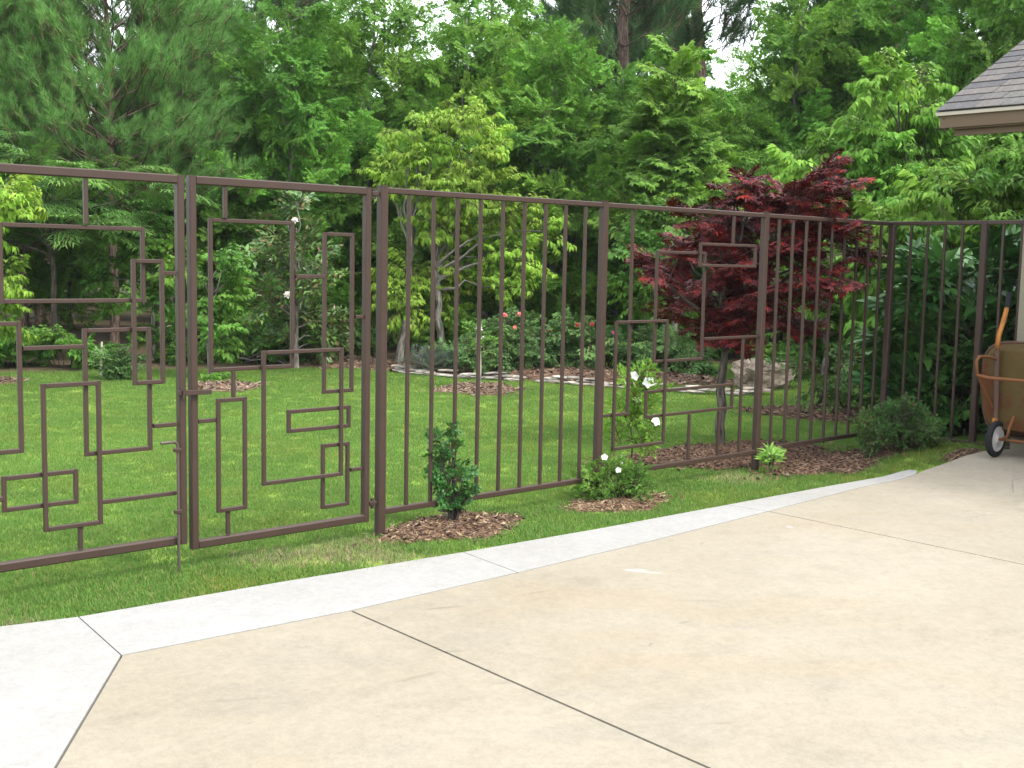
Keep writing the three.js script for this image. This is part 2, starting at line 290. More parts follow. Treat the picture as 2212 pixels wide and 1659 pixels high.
{
  const g = fence, PW = 0.052, H = 1.985, posts = [1.232, 3.052, 4.852, 6.715];
  for (const [k, s] of posts.entries()) { const p = vbar(g, 'post', s, -0.3, k === 3 ? 1.955 : 1.998, PW); bar(g, 'post_cap', [s, 1.998 - (k === 3 ? 0.043 : 0), 0], [s, 2.004 - (k === 3 ? 0.043 : 0), 0], PW + 0.004); }
  const RW = 0.034, TR = 1.977;
  for (let k = 0; k < 3; k++) hbar(g, 'top_rail', posts[k] + PW / 2, posts[k + 1] - PW / 2, TR, RW);
  hbar(g, 'bottom_rail', posts[0] + PW / 2, posts[1] - PW / 2, 0.126, RW); hbar(g, 'bottom_rail', posts[1] + PW / 2, posts[2] - PW / 2, 0.138, RW); hbar(g, 'bottom_rail', posts[2] + PW / 2, posts[3] - PW / 2, 0.152, RW);
  for (let k = 1; k < 10; k++) { vbar(g, 'picket', lerp(posts[0], posts[1], k / 10) + 0.006, 0.145, 1.958, TS); vbar(g, 'picket', lerp(posts[2], posts[3], k / 10), 0.171, 1.958, TS); }
  // the patterned panel
  const z1 = 0.012, z2 = -0.0125;
  vbar(g, 'link', 3.355, 0.535, 1.958, TS, z2); hbar(g, 'link', 3.084, 3.343, 0.547, TS, z2);
  rect(g, 3.192, 3.719, 0.314, 1.189, z1); rect(g, 3.62, 4.152, 0.9, 1.675, z2); rect(g, 4.066, 4.726, 1.586, 1.741, z1);
  vbar(g, 'link', 4.462, 1.754, 1.958); hbar(g, 'link', 4.165, 4.82, 1.046, TS, z2); vbar(g, 'link', 4.649, 0.157, 1.034, TS, z2);
  rect(g, 3.547, 4.537, 0.508, 0.686, z2); vbar(g, 'link', 4.02, 0.157, 0.495); vbar(g, 'link', 4.369, 0.157, 0.495);
  // beyond the corner
  const c = 6.715, Z = (a) => [c, 0, a];
  for (const t of [0.84]) { vbar(g, 'post', c, -0.2, 1.995, PW, t); }
  bar(g, 'top_rail', [c, TR + 0.004, -0.032], [c, TR + 0.004, 1.26], RW); bar(g, 'bottom_rail', [c, 0.145, PW / 2], [c, 0.145, 1.26], RW);
  for (const t of [0.181, 0.336, 0.492, 0.649, 0.998, 1.155]) vbar(g, 'picket', c, 0.164, 1.962, TS, t);
}

// ---------------------------------------------------------------- house corner
{
  const g = thing('house', 'beige house corner with grey shingle roof edge and taupe eaves', 'house'); g.position.copy(P0); g.rotation.y = TH;
  const taupe = std({ color: lin(0.085, 0.06, 0.038), roughness: 0.6, bumpMap: paintBump, bumpScale: 0.0004 }), stucco = std({ color: lin(0.15, 0.138, 0.1), roughness: 0.95, bumpMap: grainTex, bumpScale: 0.004 });
  const sw = 6.6, tw = 1.215, EY = 2.825, es = 6.1, et = 0.685, pitch = 0.52, ridge = 4.2;
  const box = (n, s0, s1, y0, y1, t0, t1, m) => { const o = part(g, n, new THREE.BoxGeometry(s1 - s0, y1 - y0, t1 - t0), m); o.position.set((s0 + s1) / 2, (y0 + y1) / 2, (t0 + t1) / 2); return o; };
  box('wall', sw, sw + 7.4, -0.2, 2.66, tw, tw + 10, stucco);
  { // gable wall above
    const sh = new THREE.Shape([[sw, 2.66], [sw + 7.4, 2.66], [es + ridge, 2.66 + (ridge - 0.5) * pitch + 0.02]].map((a) => new THREE.Vector2(...a)));
    const o = part(g, 'gable', new THREE.ExtrudeGeometry(sh, { depth: 0.2, bevelEnabled: false }), stucco); o.position.z = tw;
  }
  box('fascia', es + 0.012, es + 0.034, EY - 0.125, EY - 0.012, et + 0.03, tw + 10.4, taupe);
  box('soffit', es + 0.034, sw - 0.002, EY - 0.138, EY - 0.123, et + 0.12, tw + 10.4, taupe);
  box('frieze', es + 0.075, es + 0.095, EY - 0.185, EY - 0.139, et + 0.12, tw + 10.4, taupe);
  const drip = std({ color: lin(0.28, 0.25, 0.2), roughness: 0.5 });
  box('drip_edge', es - 0.008, es + 0.012, EY - 0.03, EY - 0.004, et, tw + 10.4, drip);
  const ang = Math.atan(pitch), up = (L) => [es + L * Math.cos(ang), EY + L * Math.sin(ang)];
  const slopeL = ridge / Math.cos(ang);
  for (const side of [0, 1]) {
    const sh = new THREE.Shape([[0, -0.02], [slopeL, -0.02], [slopeL, 0], [0, 0]].map((a) => new THREE.Vector2(...a)));
    const o = part(g, 'roof_deck', new THREE.ExtrudeGeometry(sh, { depth: 10.8, bevelEnabled: false }), std({ color: lin(0.11, 0.105, 0.105), roughness: 0.95 }));
    if (!side) { o.position.set(es, EY, et); o.rotation.z = ang; } else { o.position.set(es + 2 * ridge, EY, et + 10.8); o.rotation.set(0, Math.PI, 0); o.rotation.z = ang; }
  }
  const rb = part(g, 'rake_board', new THREE.BoxGeometry(slopeL, 0.11, 0.02), taupe); rb.position.set(...[es + ridge / 2 + 0.03, EY + ridge * pitch / 2 - 0.095, et + 0.06]); rb.rotation.z = ang;
  const R = rng(5), gran = tex(256, (x, y) => { const h = hash(x * 256, y * 256), f = fbm(x * 20, y * 20, 3, 20), k = 0.62 + 0.5 * (h - 0.5) + 0.5 * (f - 0.5); return [k, k, k]; }, 0.25);
  const tones = [[0.112, 0.104, 0.1], [0.093, 0.089, 0.09], [0.124, 0.113, 0.104], [0.084, 0.082, 0.085], [0.112, 0.11, 0.1]].map((c) => std({ color: lin(...c), map: gran, roughness: 0.95 }));
  const ex = 0.145, shGeo = [0.2, 0.26, 0.32].map((w) => { const q = new THREE.BoxGeometry(0.24, 0.007, w - 0.004); q.translate(0.12, 0.0035, w / 2); const u = q.attributes.uv; for (let k = 0; k < u.count; k++) u.setXY(k, u.getX(k) * w, u.getY(k) * 0.24); return q; });
  for (let row = -1; row < 16; row++) {
    let t = et + 0.004, k = Math.floor(R() * 3), firstW = 0;
    while (t < 2.75 - row * 0.02) {
      const j = Math.floor(R() * 3), w = [0.2, 0.26, 0.32][j], [s, y] = up(Math.max(row * ex, -0.02)), o = part(g, 'shingle', shGeo[j], tones[Math.floor(R() * 5)]);
      o.position.set(s, y + 0.009 + R() * 0.004, t); o.rotation.z = ang - 0.045; o.position.y += 0.004; t += w + 0.002;
    }
  }
}

// ---------------------------------------------------------------- foliage builders
const GR = (a, b) => ({ a, b });
function makeSpray(seed, o) {
  const R = rng(seed), m = new MB(), L = o.L, tw = o.twig ?? [0.11, 0.085, 0.05];
  const leaf = (p, d) => {
    const n = V((R() - 0.5) * (o.wild ?? 0.9), 1, (R() - 0.5) * (o.wild ?? 0.9)); const c = mixc(o.c[0], o.c[1], R()), k = 0.82 + 0.36 * R(), len = o.leaf * (0.65 + 0.55 * R());
    const dd = d.clone().add(V((R() - 0.5) * 0.7, (R() - 0.5) * 0.4 - (o.droop ?? 0.3), (R() - 0.5) * 0.7)).normalize(), cc = c.map((x) => x * k);
    if (o.odd && R() < o.odd[0]) { cc[0] = o.odd[1][0]; cc[1] = o.odd[1][1]; cc[2] = o.odd[1][2]; }
    if (o.kind === 'star') m.star(p, dd, n, len, cc, o.deep ?? 0.5, o.lobes ?? 5, 0.12); else m.lance(p, dd, n, len, len * (o.w ?? 0.45), cc, o.bend ?? 0.22);
  };
  const path = (t) => V(L * t, L * ((o.arch ?? 0.12) * t - (o.sag ?? 0.22) * t * t), 0);
  m.tube([path(0), path(0.5), path(1)], [o.tr ?? 0.006, 0.004, 0.0015], 3, tw, false);
  const nT = o.nT ?? 8;
  for (let k = 0; k < nT; k++) {
    const t = lerp(0.12, 0.97, (k + R() * 0.7) / nT), side = k % 2 ? 1 : -1, l = L * (0.16 + 0.42 * (1 - t)) * (0.7 + 0.5 * R()), a = 0.6 + 0.4 * R(), p = path(t);
    const d = V(Math.cos(a), (R() - 0.5) * (o.spread ?? 0.7), side * Math.sin(a)).normalize(), e = p.clone().addScaledVector(d, l); e.y -= l * 0.12;
    m.tube([p, e], [0.003, 0.001], 3, tw, false);
    const nl = Math.max(2, Math.round((o.per ?? 5) * (0.6 + l / L)));
    for (let j = 0; j < nl; j++) { const q = p.clone().lerp(e, (j + 0.5 + R() * 0.4) / nl), s2_ = j % 2 ? 1 : -1; leaf(q, d.clone().add(V(-d.z * s2_ * 0.9, 0, d.x * s2_ * 0.9))); }
    leaf(e, d);
  }
  for (let j = 0; j < 3; j++) leaf(path(1), V(1, 0, (j - 1) * 0.8));
  return m.build();
}
function makeTuft(seed, o) { // a pine shoot
  const R = rng(seed), m = new MB(), L = o.L;
  m.tube([V(-L * 0.8, -0.02, 0), V(0, 0, 0), V(L, 0.03, 0)], [0.008, 0.006, 0.003], 3, [0.12, 0.075, 0.045], false);
  for (let k = 0; k < o.n; k++) {
    const t = Math.pow(R(), 0.8), p = V(lerp(-0.25, 1, t) * L, 0.02 * t, 0), a = R() * 6.283, sp = lerp(0.95, 0.4, t) * (0.75 + 0.5 * R());
    const d = V(Math.cos(sp), Math.sin(sp) * Math.cos(a), Math.sin(sp) * Math.sin(a)), l = o.needle * (0.7 + 0.5 * R()), s = V(R() - 0.5, R() - 0.5, R() - 0.5).cross(d).normalize().multiplyScalar(o.w), c = mixc(o.c[0], o.c[1], R()).map((x) => x * (0.8 + 0.4 * R()));
    const q = p.clone().addScaledVector(d, l); q.y -= l * 0.16 * R();
    const A_ = m.v(p.clone().add(s), c), B_ = m.v(p.clone().sub(s), c), C_ = m.v(q, c); m.t(A_, B_, C_);
  }
  return m.build();
}
const KIND = {
  sweetgum: { L: 0.72, leaf: 0.088, kind: 'star', c: [[0.09, 0.24, 0.028], [0.165, 0.345, 0.044]], nT: 13, per: 10, droop: 0.5, wild: 1.7, spread: 1.2 },
  maple: { L: 0.7, leaf: 0.08, kind: 'star', c: [[0.11, 0.26, 0.03], [0.2, 0.37, 0.048]], nT: 13, per: 11, droop: 0.55, wild: 1.7, spread: 1.2, odd: [0.004, [0.3, 0.07, 0.02]] },
  oak: { L: 0.7, leaf: 0.085, kind: 'lance', w: 0.5, c: [[0.085, 0.23, 0.028], [0.17, 0.33, 0.045]], nT: 14, per: 11, droop: 0.5, wild: 1.7, spread: 1.2 },
  dogwood: { L: 0.34, leaf: 0.09, kind: 'lance', w: 0.44, c: [[0.18, 0.33, 0.035], [0.28, 0.42, 0.055]], nT: 7, per: 5, droop: 0.95, wild: 1.0, bend: 0.35 },
  drooper: { L: 0.36, leaf: 0.115, kind: 'lance', w: 0.4, c: [[0.11, 0.25, 0.03], [0.2, 0.36, 0.05]], nT: 7, per: 5, droop: 0.95, wild: 1.1, bend: 0.35 },
  magnolia: { L: 0.32, leaf: 0.105, kind: 'lance', w: 0.4, c: [[0.035, 0.085, 0.02], [0.08, 0.15, 0.03]], nT: 6, per: 4, droop: -0.1, wild: 1.4, bend: 0.08, odd: [0.1, [0.13, 0.09, 0.035]] },
  vine: { L: 0.3, leaf: 0.075, kind: 'lance', w: 0.55, c: [[0.075, 0.2, 0.028], [0.16, 0.31, 0.045]], nT: 7, per: 5, droop: 0.5, wild: 1.3 },
  mimosa: { L: 0.62, leaf: 0.14, kind: 'lance', w: 0.17, c: [[0.09, 0.22, 0.045], [0.17, 0.32, 0.065]], nT: 14, per: 9, droop: 0.12, wild: 0.25, spread: 0.12, arch: 0.2, sag: 0.35 },
  redmaple: { L: 0.28, leaf: 0.076, kind: 'star', lobes: 5, deep: 0.55, c: [[0.042, 0.008, 0.011], [0.128, 0.012, 0.01]], nT: 7, per: 4, droop: 0.3, wild: 0.9, spread: 0.4, twig: [0.05, 0.03, 0.03], odd: [0.06, [0.2, 0.018, 0.01]] },
  laurel: { L: 0.32, leaf: 0.155, kind: 'lance', w: 0.42, c: [[0.03, 0.095, 0.02], [0.065, 0.165, 0.032]], nT: 6, per: 4, droop: 0.05, wild: 1.3, bend: 0.12 },
  rose: { L: 0.3, leaf: 0.055, kind: 'lance', w: 0.6, c: [[0.07, 0.165, 0.045], [0.14, 0.25, 0.07]], nT: 8, per: 5, droop: 0.15, wild: 1.2 },
  boxleaf: { L: 0.12, leaf: 0.036, kind: 'lance', w: 0.62, c: [[0.026, 0.1, 0.022], [0.065, 0.18, 0.036]], nT: 8, per: 4, droop: -0.2, wild: 1.6, bend: 0.05, tr: 0.003 },
  fineleaf: { L: 0.16, leaf: 0.04, kind: 'lance', w: 0.48, c: [[0.08, 0.19, 0.03], [0.16, 0.31, 0.05]], nT: 8, per: 3, droop: -0.05, spread: 1.6, wild: 2, tr: 0.003 },
  azalea: { L: 0.15, leaf: 0.034, kind: 'lance', w: 0.55, c: [[0.045, 0.11, 0.026], [0.1, 0.19, 0.042]], nT: 8, per: 4, droop: 0.0, spread: 1.6, wild: 2, tr: 0.003, odd: [0.1, [0.1, 0.06, 0.03]] },
  pale: { L: 0.4, leaf: 0.1, kind: 'star', c: [[0.14, 0.3, 0.035], [0.23, 0.4, 0.055]], nT: 9, per: 6, droop: 0.4, wild: 1.4, spread: 0.8 },
  lily: { L: 0.09, leaf: 0.1, kind: 'lance', w: 0.24, c: [[0.16, 0.3, 0.05], [0.28, 0.4, 0.08]], nT: 5, per: 2, droop: -0.45, wild: 1.2, bend: 0.3, tr: 0.003 },
  lavender: { L: 0.2, leaf: 0.05, kind: 'lance', w: 0.14, c: [[0.09, 0.14, 0.08], [0.14, 0.2, 0.11]], nT: 9, per: 4, droop: -0.5, wild: 1.4, odd: [0.16, [0.14, 0.1, 0.28]] },
};
const PINE = { pine: { L: 0.17, n: 100, needle: 0.155, w: 0.003, c: [[0.085, 0.2, 0.048], [0.155, 0.3, 0.08]] }, longpine: { L: 0.3, n: 110, needle: 0.22, w: 0.005, c: [[0.06, 0.13, 0.045], [0.11, 0.19, 0.07]] } };
const sprayCache = new Map();
function sprays(kind, n = 3) { if (!sprayCache.has(kind)) sprayCache.set(kind, Array.from({ length: n }, (_, k) => (PINE[kind] ? makeTuft(91 + k * 7, PINE[kind]) : makeSpray(kind.length * 131 + k * 17 + kind.charCodeAt(0), KIND[kind])))); return sprayCache.get(kind); }
const satinLeaf = new THREE.MeshPhysicalMaterial({ vertexColors: true, color: 0xffffff, roughness: 0.5, specularIntensity: 0.25, transmission: 0.35, thickness: 0, side: THREE.DoubleSide });
const matOf = (k) => (k === 'redmaple' ? satinLeaf : PINE[k] ? needleMat : ['magnolia', 'laurel', 'boxleaf'].includes(k) ? glossLeaf : leafMat);
// places: [{p, d, roll, s, c}] in the parent's frame
function foliage(parent, kind, list, name = 'crown') {
  const gs = sprays(kind), M = new THREE.Matrix4(), col = new THREE.Color();
  gs.forEach((geo, v) => {
    const mine = list.filter((_, i) => i % gs.length === v); if (!mine.length) return;
    const im = new THREE.InstancedMesh(geo, matOf(kind), mine.length); im.name = name; im.userData.kind = 'stuff';
    mine.forEach((e, i) => {
      const x = e.d.clone().normalize(); let z = x.clone().cross(UPV); if (z.lengthSq() < 1e-4) z.set(0, 0, 1); z.normalize(); const y = z.clone().cross(x);
      const c = Math.cos(e.roll), s = Math.sin(e.roll), y2 = y.clone().multiplyScalar(c).addScaledVector(z, s), z2 = z.clone().multiplyScalar(c).addScaledVector(y, -s);
      M.makeBasis(x.multiplyScalar(e.s), y2.multiplyScalar(e.s), z2.multiplyScalar(e.s)).setPosition(e.p); im.setMatrixAt(i, M);
      const k = e.c ?? [1, 1, 1]; im.setColorAt(i, col.setRGB(k[0], k[1], k[2]));
    });
    parent.add(im);
  });
}
function blobSprays(R, blobs, o) { // sprays through clumps; out of the trunk and a little up, droop is the spray's own
  const out = [];
  for (const b of blobs) {
    const tint = 0.78 + 0.44 * R(), warm = (R() - 0.5) * 0.22, n = Math.round((o.n ?? 26) * (b.k ?? 1));
    for (let k = 0; k < n; k++) {
      const a = R() * 6.283, h = R() * 2 - 1, r = Math.pow(R(), 0.45), q = Math.sqrt(1 - h * h), dir = V(Math.cos(a) * q, h, Math.sin(a) * q);
      const p = b.c.clone().add(V(dir.x * b.r[0], dir.y * b.r[1], dir.z * b.r[0]).multiplyScalar(r * 0.92));
      const axis = o.axis ? V(p.x - o.axis.x, 0, p.z - o.axis.z).normalize().multiplyScalar(0.8) : V(0, 0, 0);
      const d = dir.clone().multiplyScalar(0.9).add(axis).add(V(0, (o.lift ?? 0.15) + (R() - 0.5) * 0.5, 0)).add(V((R() - 0.5) * 0.7, 0, (R() - 0.5) * 0.7));
      d.y = clamp(d.y, o.minY ?? -0.6, o.maxY ?? 1.2);
      const v = tint * (0.85 + 0.3 * R());
      out.push({ p: p.addScaledVector(d.clone().normalize(), -(o.back ?? 0.15)), d, roll: (R() - 0.5) * (o.roll ?? 1.1), s: (0.75 + 0.5 * R()) * (o.s ?? 1), c: [v * (1 + warm), v, v * (1 - warm * 0.6)] });
    }
  }
  return out;
}
function limb(m, a, b, r0, r1, R, wob = 0.08, seg = 6, n = 5) {
  const pts = [], rad = [], L = a.distanceTo(b); for (let k = 0; k <= n; k++) { const t = k / n, w = wob * L * Math.sin(t * Math.PI); pts.push(a.clone().lerp(b, t).add(V((R() - 0.5) * w, (R() - 0.2) * w, (R() - 0.5) * w))); rad.push(lerp(r0, r1, t)); }
  m.tube(pts, rad, seg); return pts;
}
// a tree seen one by one: clumps are given where the photograph shows them (px, py, radius in px) at a distance
function heroTree(name, label, category, o) {
  const g = thing(name, label, category, o.group), R = rng(o.seed), base = o.base ?? at(o.foot[0], o.foot[1], o.d); base.y = o.y ?? 0; g.position.copy(base);
  const blobs = o.blobs.map(([px, py, r, dz = 0]) => { const d = o.d + dz + (R() - 0.5) * (o.deep ?? 1.2), c = at(px, py, d).sub(base), k = r * M2(d); return { c, r: [k * 1.15, k * (o.flat ?? 0.9)], k: clamp((k / (o.ref ?? 0.38)) ** 2, 0.3, 3) }; });
  const m = new MB(), stems = o.stems ?? [[0, 0, 0]];
  const tops = stems.map(([dx, dz, lean]) => { const b = V(dx, -0.1, dz), tp = V(dx + (lean || 0), (o.fork ?? 1.2), dz + (R() - 0.5) * 0.2); limb(m, b, tp, o.r, o.r * 0.72, R, 0.05, 8, 6); return tp; });
  const hi = Math.max(...blobs.map((b) => b.c.y));
  for (const q of tops) limb(m, q.clone().add(V(0, -0.05, 0)), V(q.x * 0.6, hi * 0.85, q.z * 0.6), o.r * 0.68, o.r * 0.15, R, 0.08, 7, 6);
  for (const b of blobs) { const near = tops.reduce((p, q) => (q.distanceTo(b.c) < p.distanceTo(b.c) ? q : p)); const s = near.clone().lerp(V(near.x * 0.6, hi * 0.8, near.z * 0.6), clamp((b.c.y - near.y) / Math.max(hi - near.y, 0.1)) * 0.45); if (b.c.y < near.y) s.y = Math.max(0.15, b.c.y - 0.1); limb(m, s, b.c, o.r * 0.4, o.r * 0.12, R, 0.18, 5, 4); }
  part(g, 'trunk', m.build(), o.bark ?? barkGrey);
  foliage(g, o.kind, blobSprays(R, blobs, { axis: V(0, 0, 0), ...o.spray }));
  return g;
}
// woodland trees: one built, the others turned and scaled copies
function wildTree(kind, seed, h, r, y0, o = {}) {
  const g = new THREE.Group(), R = rng(seed), m = new MB(), blobs = [], top = V((R() - 0.5) * 0.8, h, (R() - 0.5) * 0.8), tr = o.tr ?? 0.09;
  const axis = limb(m, V(0, -0.2, 0), top, tr, tr * 0.2, R, 0.05, 8, 12), nl = o.limbs ?? 46;
  for (let k = 0; k < nl; k++) {
    const t = (k + R() * 0.8) / nl, y = lerp(y0, h * 0.99, t), a = k * 2.399 + R() * 0.8, prof = Math.pow(Math.sin(Math.PI * clamp(lerp(0.2, 0.97, Math.pow(t, o.skew ?? 0.8)))), 0.75), rr = r * prof * (0.55 + 0.6 * R());
    const st_ = axis[Math.min(12, Math.floor((y / h) * 12))].clone(); st_.y = Math.max(0.3, y - rr * 0.35);
    const c = V(st_.x + Math.cos(a) * rr, y + (R() - 0.5) * 0.3, st_.z + Math.sin(a) * rr); limb(m, st_, c, tr * 0.28 * (1 - t * 0.6), 0.008, R, 0.1, 4, 3);
    const br = (0.5 + 0.35 * R()) * (o.br ?? 1); blobs.push({ c, r: [br, br * 0.8], k: 1 }); if (rr > r * 0.5) blobs.push({ c: st_.clone().lerp(c, 0.5).add(V(0, 0.15, 0)), r: [br * 0.8, br * 0.5], k: 0.6 });
  }
  part(g, 'trunk', m.build(), o.bark ?? barkGrey);
  foliage(g, kind, blobSprays(R, blobs, { axis: V(0, 0, 0), n: o.n ?? 11, s: o.s ?? 1, roll: 2.4, back: 0.3, lift: 0.2 }));
  return g;
}
function pineTree(kind, seed, h, r, y0, o = {}) {
  const g = new THREE.Group(), R = rng(seed), m = new MB(), list = [], tr = o.tr ?? 0.11;
  limb(m, V(0, -0.2, 0), V((R() - 0.5) * 0.4, h, (R() - 0.5) * 0.4), tr, tr * (o.taper ?? 0.15), R, 0.015, 9, 10);
  const rows = o.rows ?? 16;
  for (let w = 0; w < rows; w++) {
    const t = w / (rows - 1), y = lerp(y0, h * 0.985, t), n = o.per ?? 5, a0 = R() * 6.28;
    for (let k = 0; k < n; k++) {
      const a = a0 + (k / n) * 6.283 + (R() - 0.5) * 0.6, L = r * (o.cone ? Math.pow(1 - t, 0.7) + 0.12 : 0.45 + 0.6 * R()) * (0.75 + 0.4 * R()), rise_ = 0.25 + 0.55 * t + (R() - 0.5) * 0.2, d = V(Math.cos(a), rise_, Math.sin(a)).normalize();
      const s = V(0, y, 0), e = s.clone().addScaledVector(d, L); e.y += L * 0.12; const pts = limb(m, s, e, 0.022 * (1.2 - t), 0.006, R, 0.06, 4, 4);
      const nt = Math.round((o.tufts ?? 15) * (0.3 + L / r)), dark = 0.82 + 0.36 * R();
      for (let j = 0; j < nt; j++) {
        const u = lerp(0.3, 1, Math.sqrt(R())), p = pts[Math.min(4, Math.round(u * 4))].clone().lerp(e, 0.2 * R()).add(V((R() - 0.5) * 0.62 * L * 0.7, (R() - 0.35) * 0.42, (R() - 0.5) * 0.62 * L * 0.7));
        list.push({ p, d: d.clone().add(V((R() - 0.5) * 1.2, 0.55 + R() * 0.6, (R() - 0.5) * 1.2)), roll: R() * 6, s: (0.75 + 0.5 * R()) * (o.s ?? 1), c: [dark, dark, dark] });
      }
    }
  }
  part(g, 'trunk', m.build(), o.bark ?? barkPine); foliage(g, kind, list); return g;
}
function plant(proto, name, px, d, scale, turn, label, category, group, first = false) {
  const o = first ? proto : proto.clone(); o.name = numbered(name); const p = at(px, 700, d); o.position.set(p.x, 0, p.z); o.scale.setScalar(scale); o.rotation.y = turn; scene.add(o); return tag(o, label, category, group);
}

// ---------------------------------------------------------------- the wood
{
  const P = [wildTree('sweetgum', 11, 9.4, 2.2, 1.2), wildTree('maple', 23, 9.8, 2.4, 1.0), wildTree('oak', 37, 9, 2.3, 0.9, { bark: barkDark }), wildTree('maple', 53, 8, 2.0, 0.8, { n: 12 }), wildTree('sweetgum', 71, 10.4, 2.5, 1.6, { bark: barkDark })];
  const used = P.map(() => false), R = rng(404);
  const put = (k, px, d, sc, label, group) => { plant(P[k], 'broadleaf_tree', px, d, sc, R() * 6.283, label, 'tree', group, !used[k]); used[k] = true; };
  // the front of the wood
  put(0, 620, 20.5, 0.6, 'star-leaved green tree behind the magnolia, its crown reaching above the gate', null);
  put(1, 800, 21.5, 0.66, 'fresh green maple-leaved tree standing behind the yellow-green tree', null);
  put(3, 1180, 20.8, 0.64, 'mid green leafy tree behind the rose bed, beside the yellow-green tree', null);
  put(4, 1060, 22.5, 0.66, 'tall leafy tree rising straight above the yellow-green tree', null);
  put(0, 1330, 21.5, 0.52, 'dense green tree between the bare straight pine and the pointed pale young tree', null);
  put(2, 1560, 20.5, 0.5, 'leafy green tree directly behind the purple-leaved maple', null);
  put(1, 1680, 21.5, 0.63, 'broad green tree whose dark trunk shows above the purple-leaved maple', null);
  put(3, 2120, 19.5, 0.78, 'olive green tree overhung by the roof corner', null);
  put(2, 2260, 18.5, 0.85, 'dense green tree behind the house roof', null);
  put(4, 1830, 22, 0.58, 'tall green tree standing behind the drooping light green tree', null);
  put(1, 470, 23, 0.52, 'green broadleaf tree between the pines and the star-leaved tree', null);
  put(3, 60, 24, 0.72, 'green broadleaf tree showing between the pines at the end of the gate', null);
  put(0, 2010, 21, 0.74, 'yellowish green tree above the drooping light green tree, next to the roof', null);
  // behind them nothing tells one from the next
  const woods = new THREE.Group(); woods.name = 'woods'; tag(woods, 'mass of green trees filling the depth of the wood', 'wood', null, 'stuff'); scene.add(woods);
  const deep = [[-250, 24], [-80, 27], [150, 27], [330, 28], [560, 26.5], [720, 26], [900, 27], [1020, 28.5], [1150, 26], [1260, 27.5], [1420, 26], [1520, 28], [1640, 27], [1760, 27.5], [1900, 26], [2050, 27], [2200, 26], [2380, 24], [2500, 21], [540, 22.3], [710, 22.8], [900, 22], [980, 21.2], [1130, 22.6], [1250, 22.2], [1400, 22.8], [1490, 22], [1620, 23], [1750, 22.4], [1920, 23], [2080, 22.5], [2200, 21.5], [-420, 20], [-300, 17],
    [-300, 34], [-100, 36], [60, 34], [230, 36], [400, 35], [530, 36], [680, 34], [800, 36], [960, 35], [1100, 34], [1230, 36], [1380, 35], [1500, 36], [1620, 34], [1750, 36], [1880, 35], [2000, 34], [2150, 36], [2320, 34], [2480, 32],
    [-100, 44], [120, 45], [300, 43], [470, 45], [640, 44], [790, 45], [940, 43], [1090, 45], [1250, 44], [1400, 45], [1560, 43], [1700, 45], [1860, 44], [2020, 45], [2180, 43], [2340, 44]];
  { const m = new MB(); for (let k = 0; k < 26; k++) { const d = 21.5 + R() * 8, x = at(-60 + R() * 2300, 700, d).x; if (d < -edgeZ(x) + 0.6) continue; const p = V(x, -0.1, -d), h = 3 + R() * 3.6, rr = 0.03 + 0.04 * R(); limb(m, p, p.clone().add(V((R() - 0.5) * 1.2, h, (R() - 0.5) * 0.6)), rr, rr * 0.4, R, 0.025, 6, 7); } part(woods, 'trunk', m.build(), bark(0.13, 0.11, 0.09), 'stuff'); }
  deep.forEach(([px, d], k) => {
    const kk = [0, 2, 1, 4, 3][k % 5], dd = d + (R() - 0.5) * 2, x = px + (R() - 0.5) * 60, sc = (d < 23.5 ? 0.44 : d < 30 ? 0.5 : d < 40 ? 0.61 : 0.74) + (R() < 0.2 ? 0.36 : 0.16) * R();
    if (d < 30) { put(kk, x, dd, sc, 'green broadleaf tree deep in the wood behind the nearer trees', 'broadleaf trees deep in the wood'); return; }
    const o = P[kk].clone(), p = at(x, 700, dd); o.name = 'tree'; o.userData = {}; o.position.set(p.x, 0, p.z); o.scale.setScalar(sc); o.rotation.y = R() * 6.283; woods.add(o);
  });
}
{
  const tall = pineTree('longpine', 7, 15, 1.9, 6.2, { tr: 0.17, taper: 0.55, rows: 13, per: 4, tufts: 13, s: 1.5 }), R = rng(9); let first = true;
  const L = [[1277, 27, 'straight bare pine trunk standing against the open sky'], [1332, 26, 'pine trunk half hidden by pale green leaves, beside the bare straight one'], [1480, 30, 'dark pine trunk above the pale young tree'], [1813, 30, 'slim pale pine trunk high in the wood, thickest of three standing close'], [1860, 32, 'greyish pine trunk between two others high in the wood'], [1888, 29, 'darkest pine trunk of three standing close together'], [472, 27, 'pine with layered dark boughs against the bright gap of sky'], [90, 26, 'dark pine at the bright gap over the gate end'], [560, 32, 'far pine seen through the gap above the star-leaved tree'], [30, 30, 'dark tall pine at the very edge over the gate']];
  for (const [px, d, l] of L) { plant(tall, 'pine_tree', px, d, 0.85 + 0.3 * R(), R() * 6.28, l, 'pine tree', null, first); first = false; }
  const young = pineTree('pine', 17, 8.2, 2.3, 1.9, { cone: true, rows: 18, per: 6, tufts: 30, tr: 0.085 });
  plant(young, 'pine_tree', 248, 20, 1.0, 1.2, 'big soft-needled young pine behind the gate, its reddish trunk showing', 'pine tree', null, true);
  plant(young, 'pine_tree', 390, 21.5, 0.78, 3.1, 'young pine close behind the big soft-needled one', 'pine tree');
  plant(young, 'pine_tree', 50, 20.8, 0.8, 4.4, 'young pine behind the feathery tree at the gate end', 'pine tree');
  plant(young, 'pine_tree', -120, 19.5, 0.8, 0.4, 'young pine mostly outside the frame past the gate end', 'pine tree');
  plant(young, 'pine_tree', 500, 22.5, 0.7, 2.2, 'smaller pine showing through above the joint between the gates', 'pine tree');
}
